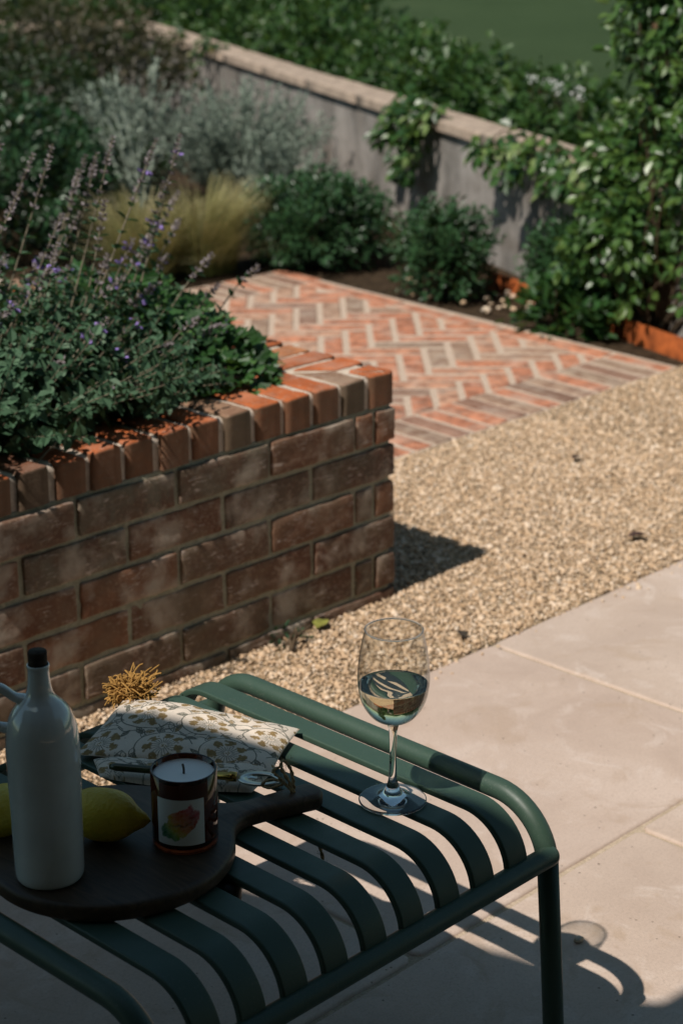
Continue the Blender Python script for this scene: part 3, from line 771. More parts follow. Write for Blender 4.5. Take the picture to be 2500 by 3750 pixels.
for j in range(4):
    for i in range(-1, 5):
        x = (i+.5*(j % 2))*px+.022; y = j*py+.012
        flower(x, y, .0235, i*.9+j)
        ring_ = [(x+.036*math.cos(t), y+.030*math.sin(t)) for t in np.linspace(.4+i, .4+i+4.6, 9)]
        stroke(ring_, .00075, OLV)
        for t in np.linspace(.8+i, 4.4+i, 5):
            leaf(x+.036*math.cos(t), y+.030*math.sin(t), t+random.choice([-.9, .9]), random.uniform(.013, .020), random.uniform(.0024, .004), OLV if random.random() < .6 else OCH, random.random() < .6)
        stroke([(x+.02, y+.018), (x+.03, y+.026), (x+.045, y+.024), (x+.06, y+.034)], .0007, OLV)
        stroke([(x-.03, y+.030), (x-.018, y+.038), (x+.0, y+.034), (x+.012, y+.042)], .0007, OLV); leaf(x-.012, y+.036, 2.2, .014, .003, OLV); leaf(x+.008, y+.038, -.5, .014, .003, OCH); leaf(x-.036, y+.006, 1.5, .016, .0034, OLV, False)
        leaf(x+.034, y+.012, 1.1+i, .02, .0034, OCH, False)
for _ in range(120): stamp(random.uniform(0, PW), random.uniform(0, PH), random.uniform(.0004, .0009), OLV, .6)
img *= (1+.05*rng.normal(size=(NV, NU, 1)))
E4 = (1-vv)[..., None]*((1-uu)[..., None]*TL+uu[..., None]*TR)+vv[..., None]*((1-uu)[..., None]*BL+uu[..., None]*BRc)
# edges pull in a little between the corners
E4 += (.008*np.sin(PI*uu)*(vv-.5)*-1)[..., None]*unit(BL-TL)
E4 += (.006*np.sin(PI*vv)*(.5-uu))[..., None]*unit(TR-TL)
prof = (np.clip(1-np.abs(2*uu-1)**3.2, 0, 1)**.55)*(np.clip(1-np.abs(2*vv-1)**3.0, 0, 1)**.55)
wr = np.zeros_like(uu)
for i in np.ndindex(uu[::5, ::5].shape):
    wr[i[0]*5:(i[0]+1)*5, i[1]*5:(i[1]+1)*5] = 0
gx_ = np.linspace(0, NU-1, 60).astype(int); gy_ = np.linspace(0, NV-1, 44).astype(int)
small = np.array([[n3((uu[j, i]*5, vv[j, i]*4, 2.2))*.0032+n3((uu[j, i]*13, vv[j, i]*9, 7.1))*.0011 for i in gx_] for j in gy_])
tmp = np.array([np.interp(np.arange(NU), gx_, r) for r in small]); wr = np.array([np.interp(np.arange(NV), gy_, tmp[:, i]) for i in range(NU)]).T
sag = .010*np.exp(-((vv-.35)/.3)**2)*np.exp(-((uu-.25)/.35)**2)
ZTOP = HS+.008+.016*prof+wr*prof*1.6+sag*prof
top = np.concatenate([E4, ZTOP[..., None]], -1)
b = MB(); F = np.array([(j*NU+i, (j+1)*NU+i, (j+1)*NU+i+1, j*NU+i+1) for j in range(NV-1) for i in range(NU-1)])
b.add(top.reshape(-1, 3), F)
bot = top[::10, ::10].copy(); bp_ = prof[::10, ::10]; bot[..., 2] = HS+.0012+.0068*(1-bp_)
# last rows/cols share the outline
h, w_ = bot.shape[:2]
F2 = np.array([(j*w_+i, j*w_+i+1, (j+1)*w_+i+1, (j+1)*w_+i) for j in range(h-1) for i in range(w_-1)])
b.add(bot.reshape(-1, 3), F2)
colors = np.concatenate([img.reshape(-1, 3), np.tile([.66, .59, .51], (h*w_, 1))]); colors = np.concatenate([colors, np.ones((len(colors), 1))], 1)
M_cloth = painted('printed cotton', .9, .5, 1400)
put(b.build('body', M_cloth, None, True, colors), pouch)
# lower panel sticking out under the open edge
PU, PV = 150, 40; u2, v2 = np.meshgrid(np.linspace(0, 1, PU), np.linspace(0, 1, PV))
A0, A1, B0, B1 = BL+np.array([.012, -.02]), BRc+np.array([.02, .01]), BL+np.array([-.012, -.062]), BRc+np.array([-.046, -.014])
G2 = (1-v2)[..., None]*((1-u2)[..., None]*A0+u2[..., None]*A1)+v2[..., None]*((1-u2)[..., None]*B0+u2[..., None]*B1)
G2 += (.010*np.sin(PI*u2)*v2)[..., None]*unit(B0-A0)
pf = np.clip(1-np.abs(2*v2-1)**3, 0, 1)**.5*np.clip(1-np.abs(2*u2-1)**8, 0, 1)**.5
z2 = HS+.004+.010*pf+.002*np.sin(u2*9)*pf
src = img[np.clip((v2*90+170).astype(int), 0, NV-1), np.clip((u2*(NU-1)).astype(int), 0, NU-1)]
t2 = np.concatenate([G2, z2[..., None]], -1); b = MB(); F = np.array([(j*PU+i, (j+1)*PU+i, (j+1)*PU+i+1, j*PU+i+1) for j in range(PV-1) for i in range(PU-1)])
b.add(t2.reshape(-1, 3), F); bt = t2.copy(); bt[..., 2] = HS+.001+.003*(1-pf); b.add(bt.reshape(-1, 3), F[:, ::-1].copy())
cl = np.concatenate([src.reshape(-1, 3), np.tile([.6, .54, .47], (PU*PV, 1))]); put(b.build('lower_panel', M_cloth, None, True, np.concatenate([cl, np.ones((len(cl), 1))], 1)), pouch)
# tassel
M_tas = plain('mustard wool', (.36, .20, .06), .95, .1, .3, 300)
TC = np.array([TL[0]+.002, TL[1]-.001, HS+.011]); b = MB()
b.add(*tube(spline([(TL[0]+.004, TL[1]-.006, HS+.016), TC+np.array([.004, -.002, 0]), TC+np.array([0, 0, .004])], 6), .0052, 10), tint=.5)
random.seed(8)
lf = np.array([-.695, .719, 0]); dp = np.array([.719, .695, 0]); upv = np.array([0, 0, 1.])
for k in range(560):
    if random.random() < .62: th = math.radians(random.triangular(75, 215, 150)); L_ = random.uniform(.012, .023); curl = .004
    else: th = math.radians(random.triangular(-5, 80, 35)); L_ = random.uniform(.014, .029); curl = .009
    d = unit(-lf*math.cos(th)+upv*math.sin(th)*.9+dp*random.gauss(0, .45))
    p0 = TC+rng.normal(0, .0028, 3)+np.array([0, 0, .003]); sd = rng.normal(0, curl, 3); sd2 = rng.normal(0, curl, 3)
    dr = np.array([0, 0, -1])*L_*random.uniform(.0, .45)
    pts = [p0, p0+d*L_*.35+sd*.3, p0+d*L_*.7+sd*.8+dr*.35, p0+d*L_*.92+sd+sd2*.5+dr*.7, p0+d*L_+sd+sd2+dr]
    pts = [np.array([q[0], q[1], max(q[2], HS-.010)]) for q in pts]
    b.add(*tube(spline(pts, 4), random.uniform(.0008, .0012), 5), tint=random.random())
put(b.build('tassel', M_tas), pouch)

# ------------------------------------------------------------------ bottle opener
opener = thing('bottle_opener', 'long bottle opener with brass shaft and flat steel ring head lying on the pouch', 'bottle opener', (-1.31, -.88, HS+.02))
M = Mat('brass', .25, .5); M.base((.42, .27, .075)); M.b.inputs['Metallic'].default_value = 1; M_brass = M.m
M = Mat('brushed steel', .3, .5); M.base((.60, .60, .55)); M.b.inputs['Metallic'].default_value = 1; M_steel = M.m
OA, OB = np.array([-1.366, -.795, HS+.0235]), np.array([-1.283, -.919, HS+.0235]); od = unit(OB-OA); on = unit(np.cross([0, 0, 1], od))
b = MB(); b.add(*sweep([OA, OA+(OB-OA)*.05, OA+(OB-OA)*.5, OB], circ(1, 16), [.003, .0048, .0046, .0040])); put(b.build('shaft', plain('olive lacquer', (.035, .045, .018), .25, .5)), opener)
b = MB(); b.add(*tube([OB-od*.030, OB-od*.006, OB-od*.004, OB+od*.004], [.0050, .0050, .0062, .0058], 16)); put(b.build('collar', M_brass), opener)
hc = OB+od*.031; b = MB(); k = 48; t = np.linspace(0, 2*PI, k, endpoint=False)
outer = np.stack([.026*np.cos(t)+.000, .0172*np.sin(t)], 1); inner = np.stack([.0175*np.cos(t)+.003, .0102*np.sin(t)], 1)
V = []
for P_, z in ((outer, -.0012), (outer, .0012), (inner, .0012), (inner, -.0012)):
    V += [hc+od*x+on*y+np.array([0, 0, z]) for x, y in P_]
F = [(r*k+j, r*k+(j+1) % k, ((r+1) % 4)*k+(j+1) % k, ((r+1) % 4)*k+j) for r in range(4) for j in range(k)]
b.add(V, F)
b.add(*sweep([hc-od*.0155, hc-od*.010+on*.002, hc-od*.003+on*.001], rrect(.0022, .009, .001, 2), [1, .8, .4]))
put(b.build('head', M_steel), opener)

# ------------------------------------------------------------------ foliage tools
def tmpl(kind):
    if kind == 'blade':   # simple folded leaf
        V = np.array([(0, 0, 0), (.32, .5, .12), (.68, .42, .10), (1, 0, -.06), (.68, -.42, .10), (.32, -.5, .12)]); F = np.array([(0, 1, 2, 3), (0, 3, 4, 5)])
    elif kind == 'round':
        a = np.linspace(-PI*.86, PI*.86, 9); V = np.array([(0, 0, 0)]+[(.5+.52*math.cos(x), .52*math.sin(x), .10*abs(math.sin(x*2.0))) for x in a[::-1]])
        F = np.array([(0, 1+i, 2+i) for i in range(8)])
    elif kind == 'lobed':
        pts = []
        for i in range(15):
            x = -2.6+5.2*i/14; r = (1.0 if i % 3 == 1 else .70)*.55; pts.append((.45+r*math.cos(x), r*math.sin(x), .10*math.cos(x*5.2)))
        V = np.array([(.12, 0, 0)]+pts[::-1]); F = np.array([(0, 1+i, 2+i) for i in range(14)])
    elif kind == 'petal':
        V = np.array([(0, 0, 0), (.6, .5, .15), (1, .2, -.1), (1, -.2, -.1), (.6, -.5, .15)]); F = np.array([(0, 1, 2), (0, 2, 3), (0, 3, 4)])
    return V, F
T = {k: tmpl(k) for k in ('blade', 'round', 'lobed', 'petal')}
def leaves(mb, pos, axis, nrm, L, W, tint, kind='blade', mi=0):
    pos, axis = np.asarray(pos, float), unit(axis); n = len(pos)
    side = unit(np.cross(nrm, axis)); up = np.cross(axis, side); tv, tf = T[kind]
    V = pos[:, None]+L[:, None, None]*(tv[None, :, :1]*axis[:, None])+W[:, None, None]*(tv[None, :, 1:2]*side[:, None])+L[:, None, None]*(tv[None, :, 2:]*up[:, None])
    F = (tf[None]+(np.arange(n)*len(tv))[:, None, None]).reshape(-1, tf.shape[1])
    mb.add(V.reshape(-1, 3), F, np.repeat(tint, len(tv)), mi)
def rdir(n): return unit(rng.normal(size=(n, 3)))
def tangle(dirs, spread): return unit(dirs+spread*rng.normal(size=dirs.shape))

def shrub_leaves(mb, c, R, nclump, per, L, W, kind='blade', tint=(.2, .9), inner=.45, up=.35, clump=.10, droop=0.0, low=.35):
    """leaf sprays on a lumpy ellipsoid: light tips outside, dark and sparse inside"""
    c, R = np.array(c, float), np.array(R, float)
    d = rdir(nclump); d[:, 2] = np.where(rng.random(nclump) < low, -np.abs(d[:, 2])*.75, np.abs(d[:, 2]))
    d = unit(d); rad = 1-rng.random(nclump)**1.6*(1-inner)
    lump = np.array([1+.26*n3((x[0]*2.1+c[0]*3, x[1]*2.1+c[1]*3, x[2]*2.1)) for x in d])
    P = c+d*R*(rad*lump)[:, None]
    o = unit(d/R*R.mean()+np.array([0, 0, up]))
    n = nclump*per
    idx = np.repeat(np.arange(nclump), per); t = rng.random(n)
    ax0 = o[idx]; rad_ = unit(np.cross(ax0, rdir(n)))
    pos = P[idx]+ax0*((t-.5)*clump)[:, None]+rad_*(rng.random(n)*clump*.35)[:, None]
    axis = unit(ax0*(.35+t[:, None]*.8)+rad_*1.0+np.array([0, 0, -droop]))
    nrm = unit(ax0+.6*rdir(n)+np.array([0, 0, .5]))
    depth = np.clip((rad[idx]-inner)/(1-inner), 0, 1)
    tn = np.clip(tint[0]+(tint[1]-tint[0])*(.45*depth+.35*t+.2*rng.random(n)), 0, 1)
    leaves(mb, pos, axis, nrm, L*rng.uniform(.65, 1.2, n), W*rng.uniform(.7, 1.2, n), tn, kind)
    return P, o
def branches(mb, base, P, k, r=.004, tint=.3):
    idx = rng.choice(len(P), min(k, len(P)), replace=False)
    for i in idx:
        b0 = np.array(base)+rng.normal(0, .02, 3)*np.array([1, 1, 0]); e = P[i]; m = (b0+e)/2+np.array([0, 0, .02])+rng.normal(0, .02, 3)
        mb.add(*tube(spline([b0, m, e], 5), np.linspace(r, r*.35, 11), 5), tint=tint)
M_stem = plain('woody stem', (.085, .060, .038), .9, .2, .4, 60)
G = lambda *s: list(s)
M_pit = leaf_mat('evergreen leaf', [(0, (.008, .022, .010)), (.5, (.022, .062, .024)), (.8, (.045, .115, .044)), (1, (.085, .17, .075))], .15, .38)
M_dark = leaf_mat('dark hedge leaf', [(0, (.008, .018, .008)), (.5, (.022, .045, .016)), (.85, (.045, .075, .024)), (1, (.10, .09, .035))], .2, .5)
M_hedge = leaf_mat('bramble leaf', [(0, (.010, .028, .008)), (.5, (.026, .072, .018)), (.8, (.055, .125, .028)), (.93, (.11, .17, .04)), (1, (.17, .13, .04))], .28, .45)
M_climb = leaf_mat('climber leaf', [(0, (.012, .035, .010)), (.45, (.03, .088, .022)), (.75, (.065, .15, .035)), (.92, (.15, .25, .055)), (1, (.30, .38, .16))], .3, .35, .5)
M_mint = leaf_mat('catmint leaf', [(0, (.018, .048, .024)), (.5, (.056, .125, .066)), (.8, (.115, .205, .12)), (1, (.21, .29, .20))], .2, .7, .25)
M_geran = leaf_mat('cranesbill leaf', [(0, (.010, .034, .010)), (.5, (.028, .092, .022)), (.8, (.05, .145, .034)), (1, (.10, .21, .05))], .3, .45)
M_silver = leaf_mat('silver leaf', [(0, (.07, .095, .072)), (.5, (.23, .285, .225)), (.8, (.38, .44, .365)), (1, (.52, .57, .48))], .12, .8, .15, (.2, .24, .18))
M_stipa = leaf_mat('feather grass', [(0, (.08, .105, .026)), (.4, (.22, .225, .075)), (.75, (.43, .385, .17)), (1, (.62, .55, .31))], .25, .6, .2, (.4, .33, .12))
M_pink = plain('calyx', (.25, .215, .225), .8, .2, .5, 200); M_viol = plain('violet petal', (.27, .19, .50), .6, .3, .4, 250)
M_mstem = plain('catmint stem', (.16, .135, .095), .8, .2, .4, 90); M_white = plain('white petal', (.70, .70, .68), .6, .3, .1, 80)
M_red = leaf_mat('bronze leaf', [(0, (.018, .016, .010)), (.5, (.05, .042, .018)), (1, (.11, .075, .03))], .2, .5)

def shrub(name, label, cat, c, R, ncl, per, L, W, m, kind='blade', group=None, nbr=14, **kw):
    t = thing(name, label, cat, (c[0], c[1], max(0., c[2]-R[2])), group)
    b = MB(); P, o = shrub_leaves(b, c, R, ncl, per, L, W, kind, **kw); put(b.build('foliage', m, smooth=False), t)
    b = MB(); branches(b, (c[0], c[1], c[2]-R[2]*.95), P, nbr); put(b.build('stem', M_stem), t)
    return t

# evergreen shrubs beside the path
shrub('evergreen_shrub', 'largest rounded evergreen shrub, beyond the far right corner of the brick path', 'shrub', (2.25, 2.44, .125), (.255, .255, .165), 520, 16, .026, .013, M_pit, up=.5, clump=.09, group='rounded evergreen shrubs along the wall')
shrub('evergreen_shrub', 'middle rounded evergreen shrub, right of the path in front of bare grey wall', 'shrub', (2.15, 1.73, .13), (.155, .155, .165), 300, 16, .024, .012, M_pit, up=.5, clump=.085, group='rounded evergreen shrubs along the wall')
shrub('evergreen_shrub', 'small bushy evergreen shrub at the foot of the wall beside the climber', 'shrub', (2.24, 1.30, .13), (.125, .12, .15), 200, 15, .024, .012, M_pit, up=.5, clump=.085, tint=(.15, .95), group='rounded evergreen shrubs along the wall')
shrub('leafy_plant', 'low leafy plant with pale green leaves at the near right corner of the path', 'plant', (2.03, 1.12, .04), (.13, .15, .10), 80, 10, .04, .022, M_geran, 'round', tint=(.1, .8), up=.6)

# feather grass
def tuft(label, c, n, H, spread, lean=(0, 0)):
    t = thing('feather_grass', label, 'grass', (c[0], c[1], 0)); b = MB(); k = 7
    nbd = 70; ab = rng.uniform(0, 2*PI, nbd); hb = rng.uniform(.62, 1.08, nbd); sb_ = rng.random(nbd); bi = rng.integers(0, nbd, n); skirt = rng.random(n) < .3
    a = ab[bi]+rng.normal(0, .13, n); r0 = rng.random(n)**.5*.12; out_ = np.stack([np.cos(a), np.sin(a), 0*a], 1)
    h = H*hb[bi]*rng.uniform(.88, 1.06, n)*np.where(skirt, .5, 1); sp = spread*(sb_[bi]**.8+rng.normal(0, .05, n))*np.where(skirt, 1.25, 1)
    s = np.linspace(0, 1, k)
    base = np.array([c[0], c[1], 0])+out_*r0[:, None]
    P = base[:, None]+out_[:, None]*(sp[:, None]*s**2.0)[..., None]+np.array([lean[0], lean[1], 0])*(s**2)[None, :, None]
    P[..., 2] += h[:, None]*(s-.16*s**3*(1+sp[:, None]*2)); P += rng.normal(0, .006, (n, 1, 3))*s[None, :, None]*2
    sd = np.cross(out_, [0, 0, 1]); ww = (.0014*(1-s*.75))[None, :, None]
    V = np.stack([P-sd[:, None]*ww, P+sd[:, None]*ww], 2).reshape(n, k*2, 3)
    F0 = np.array([(2*i, 2*i+1, 2*i+3, 2*i+2) for i in range(k-1)])
    F = (F0[None]+(np.arange(n)*k*2)[:, None, None]).reshape(-1, 4)
    tn = np.clip(np.repeat(s, 2)[None]*.80+rng.uniform(-.05, .2, (n, 1))+(sb_[bi][:, None]-.5)*.35, 0, 1)
    b.add(V.reshape(-1, 3), F, tn.ravel()); put(b.build('foliage', M_stipa, smooth=False), t)
tuft('broad blond feather grass tuft behind the far left corner of the path', (1.86, 2.62), 1900, .36, .17, (.02, -.02))
tuft('smaller straw coloured feather grass tuft, left of the broad one behind the catmint', (1.62, 2.68), 1500, .33, .17, (-.01, .0))

# silver shrubs
def silver(label, c, n, H, spread, bright):
    t = thing('silver_shrub', label, 'shrub', (c[0], c[1], 0), 'silver leaved shrubs by the wall'); b = MB(); bs = MB()
    for k in range(n):
        a = random.uniform(0, 2*PI); sp = spread*random.random()**.6
        d = np.array([math.cos(a), math.sin(a), 0]); h = H*random.uniform(.55, 1.0)*(1-.35*(sp/spread)**2)
        p0 = np.array([c[0], c[1], 0.])+d*random.uniform(0, .08); p1 = p0+d*sp*.45+np.array([0, 0, h*.55]); p2 = p0+d*sp*1.0+np.array([0, 0, h])
        pts = spline([p0, p1, p2], 6); bs.add(*tube(pts, np.linspace(.0035, .0016, len(pts)), 5), tint=.6)
        m = 26; tt = rng.uniform(.25, 1, m); i = tt*(len(pts)-1.001); i0 = i.astype(int)
        pp = pts[i0]+(pts[i0+1]-pts[i0])*(i-i0)[:, None]; tg = unit(pts[-1]-pts[len(pts)//2])
        rd = unit(np.cross(tg, rdir(m))); ax = unit(rd+tg*.9)
        leaves(b, pp, ax, unit(rd*.3+tg+.4*rdir(m)), rng.uniform(.018, .036, m), rng.uniform(.005, .010, m), np.clip(rng.uniform(.10, .65, m)+.40*tt*bright, 0, 1))
    put(b.build('foliage', M_silver, smooth=False), t); put(bs.build('stem', M_silver), t)
silver('upright silver shrub with pale felted stems at the left end of the wall', (2.62, 3.92), 130, .60, .30, .6)
silver('broad grey green shrub in front of the wall behind the feather grass', (2.90, 3.55), 260, .56, .36, .75)
silver('small grey green shrub between the big evergreen and the wall', (2.72, 3.08), 60, .42, .16, .6)
# a few thick felted stems
t = thing('felted_plant', 'tall plant of thick pale woolly stems forking upward before the dark hedge', 'plant', (2.12, 3.30, 0)); b = MB()
FB = np.array([2.12, 3.30, 0]); LT = np.array([.695, -.719, 0])
def fs(l, h, d=0): return FB+LT*l+np.array([.719, .695, 0])*d+np.array([0, 0, h])
for pts in ([fs(.01, .02), fs(.008, .20), fs(-.02, .40), fs(-.06, .61)], [fs(.0, .02), fs(-.02, .22), fs(-.075, .40), fs(-.17, .54)], [fs(.01, .02), fs(.012, .22), fs(.03, .38), fs(.075, .52), fs(.10, .68)],
            [fs(0, .05), fs(-.05, .20), fs(-.10, .34), fs(-.13, .42)], [fs(.028, .36), fs(.045, .43), fs(.040, .52)], [fs(-.01, .25), fs(-.06, .44), fs(-.11, .60)], [fs(.02, .1), fs(.06, .25), fs(.09, .33)]):
    p = spline(pts, 8); b.add(*tube(p, np.linspace(.0072, .0045, len(p)), 8), tint=.8)
    m = 90; i0 = rng.integers(2, len(p)-1, m); rd = rdir(m); leaves(b, p[i0]+rd*.004, unit(rd+np.array([0, 0, .8])), rdir(m), rng.uniform(.018, .034, m), rng.uniform(.006, .012, m), rng.uniform(.5, .9, m))
put(b.build('foliage', M_silver), t)

# dark planting on the left
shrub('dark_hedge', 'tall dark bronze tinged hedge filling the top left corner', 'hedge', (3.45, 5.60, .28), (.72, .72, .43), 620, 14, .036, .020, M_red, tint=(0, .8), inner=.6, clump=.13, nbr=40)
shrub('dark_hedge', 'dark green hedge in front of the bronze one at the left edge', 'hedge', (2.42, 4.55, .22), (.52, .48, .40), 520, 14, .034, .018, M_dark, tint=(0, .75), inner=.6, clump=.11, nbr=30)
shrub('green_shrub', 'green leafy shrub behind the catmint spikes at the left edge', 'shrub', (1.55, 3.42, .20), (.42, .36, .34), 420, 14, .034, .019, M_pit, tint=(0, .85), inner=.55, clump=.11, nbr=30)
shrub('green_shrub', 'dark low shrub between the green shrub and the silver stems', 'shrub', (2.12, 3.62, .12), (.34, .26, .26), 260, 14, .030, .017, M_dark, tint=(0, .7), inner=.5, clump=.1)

# hedge along the back of the wall
t = thing('bramble_hedge', 'tangled green bramble hedge spilling along the back of the low wall', 'hedge', (3.0, 2.2, 0)); b = MB(); bs = MB()
for s in np.arange(-1.0, 6.4, .28):
    c = wpt(s, (-.40 if s > .9 else -.46)-random.uniform(0, .08)); hh = .20+.045*max(0, s)+random.uniform(-.05, .07)
    P, o = shrub_leaves(b, (c[0], c[1], .30), (.25, .25, hh), 100, 13, .042, .028, 'blade', (.05, .97), .55, .3, .13)
    branches(bs, (c[0], c[1], 0), P, 5, .004)
for s in np.arange(4.4, 6.6, .5):
    c = wpt(s, -.9); P, o = shrub_leaves(b, (c[0], c[1], .34), (.5, .5, .62), 90, 13, .045, .03, 'blade', (.05, .9), .55, .3, .14)
for q in np.arange(-.1, 3.0, .38):
    c = E0+d2*q+n2v*random.uniform(.12, .3); P, o = shrub_leaves(b, (c[0], c[1], .36), (.36, .34, .34), 110, 13, .045, .03, 'blade', (.05, .9), .55, .2, .14)
put(b.build('foliage', M_hedge, smooth=False), t); put(bs.build('stem', M_stem), t)

def hanging(name, label, anchors, n, L, W, m, kind='blade', fall=.3, tint=(.2, 1.0)):
    t = thing(name, label, 'climber', (anchors[0][0], anchors[0][1], 0)); b = MB(); bs = MB()
    for a in anchors:
        a = np.array(a, float); f = fall*random.uniform(.35, 1.0)
        p = spline([a+np.array([.10, -.02, -.03]), a+np.array([.02, 0, .03]), a+np.array([WN[0]*.05, WN[1]*.05, -.02]), a+np.array([WN[0]*.07, WN[1]*.07, -f*.55])+rng.normal(0, .02, 3), a+np.array([WN[0]*.06, WN[1]*.06, -f])+rng.normal(0, .03, 3)], 6)
        bs.add(*tube(p, np.linspace(.003, .0012, len(p)), 5)); k = n
        i0 = rng.integers(1, len(p)-1, k); rd = rdir(k); rd[:, :2] += WN*.7; rd = unit(rd)
        pos = p[i0]+rd*rng.uniform(.005, .035, (k, 1)); ax = unit(rd+np.array([0, 0, -.7]))
        leaves(b, pos, ax, unit(np.array([WN[0]*.7, WN[1]*.7, .8])+.5*rdir(k)), L*rng.uniform(.6, 1.2, k), W*rng.uniform(.7, 1.2, k), np.clip(rng.uniform(*tint, k), 0, 1), kind)
    put(b.build('foliage', m, smooth=False), t); put(bs.build('stem', M_stem), t)
def wz(s, z=HW): c = wpt(s, .03); return (c[0], c[1], z)
hanging('ivy', 'bright ivy strand hanging over the wall coping above the middle shrub', [wz(s) for s in (1.08, 1.12, 1.16, 1.20, 1.24, 1.28, 1.32, 1.36, 1.4)], 46, .048, .036, M_climb, 'blade', .27, (.25, 1.0))
hanging('ivy', 'bright ivy sprays trailing over the coping between the bare wall and the climber', [wz(s) for s in (-.22, -.14, -.06, .02, .10, .18, .27, .37, .48)], 34, .052, .038, M_climb, 'blade', .16, (.4, 1.0))
for ss, lab in (((3.9, 4.0, 4.08), 'small ivy clump on the wall coping above the silver shrubs'), ((4.52, 4.6, 4.7), 'small ivy clump on the coping, halfway between the silver shrubs and the wall corner'), ((5.3, 5.4, 5.5), 'small ivy clump covering the coping at the far corner of the wall')):
    hanging('ivy', lab, [wz(q) for q in ss], 30, .045, .034, M_hedge, 'blade', .2)
# white flowers behind the wall
t = thing('white_flowers', 'small white flower heads in the hedge behind the wall', 'flowers', (2.9, 1.75, .4)); b = MB()
for k in range(9):
    c = wpt(.62+.05*k+random.uniform(-.02, .02), -.36)+rng.normal(0, .015, 2); m = 10; rd = rdir(m)
    leaves(b, np.column_stack([np.full(m, c[0]), np.full(m, c[1]), np.full(m, .585+random.uniform(-.012, .012))])+rd*.012, unit(rd+np.array([0, 0, .6])), rdir(m), rng.uniform(.008, .013, m), rng.uniform(.006, .010, m), np.full(m, .8), 'petal')
    b.add(*tube([(c[0], c[1], .2), (c[0], c[1], .575)], .0015, 4), mi=1)
put(b.build('blossom', [M_white, M_stem], smooth=False), t)

# climber at the right on its post
post = thing('trellis_post', 'weathered brown post half hidden by the climber at the right edge', 'post', (2.05, .62, 0))
b = MB(); V, F = rbox((.022, .022, .75), .004, (4, 4, 12)); b.add(rough(V, .002, 8)+np.array([2.30, 1.02, .62]), F); put(b.build('shaft', plain('weathered timber', (.20, .125, .075), .9, .15, .4, 30, .5, .004)), post)
t = thing('jasmine_climber', 'tall glossy climber with white tipped shoots covering the wall at the right edge', 'climber', (2.15, .75, 0)); b = MB(); bs = MB()
def cloud(c, R, ncl, per=12, L=.040, W=.023, tint=(.05, 1.0), inner=.35, droop=.7):
    return shrub_leaves(b, c, R, ncl, per, L, W, 'blade', tint, inner, -.1, .12, droop)
P1, _ = cloud((2.16, .84, .98), (.17, .17, .52), 300)
P2, _ = cloud((2.25, 1.04, .46), (.12, .15, .15), 110)
P3, _ = cloud((2.12, .98, .27), (.15, .17, .20), 120)
P4, _ = cloud((2.18, 1.10, .30), (.08, .10, .14), 40)
P5, _ = cloud((2.03, .56, .55), (.17, .20, .5), 200)
for PP in (P1, P2, P3, P4, P5): branches(bs, (2.14, .86, 0), PP, 14, .005)
put(b.build('foliage', M_climb, smooth=False), t); put(bs.build('stem', M_stem), t)
bb = MB(); PP = np.concatenate([P1, P5, P2]); idx = rng.choice(len(PP), 18, replace=False)
for i in idx:
    q = PP[i]+unit(PP[i]-np.array([2.13, .62, .7]))*.03; m = 5; rd = unit(rdir(m)+np.array([-.5, -.3, .3]))
    leaves(bb, np.tile(q, (m, 1)), rd, rdir(m), rng.uniform(.006, .012, m), rng.uniform(.004, .007, m), np.full(m, .9), 'petal')
put(bb.build('blossom', M_white, smooth=False), t)

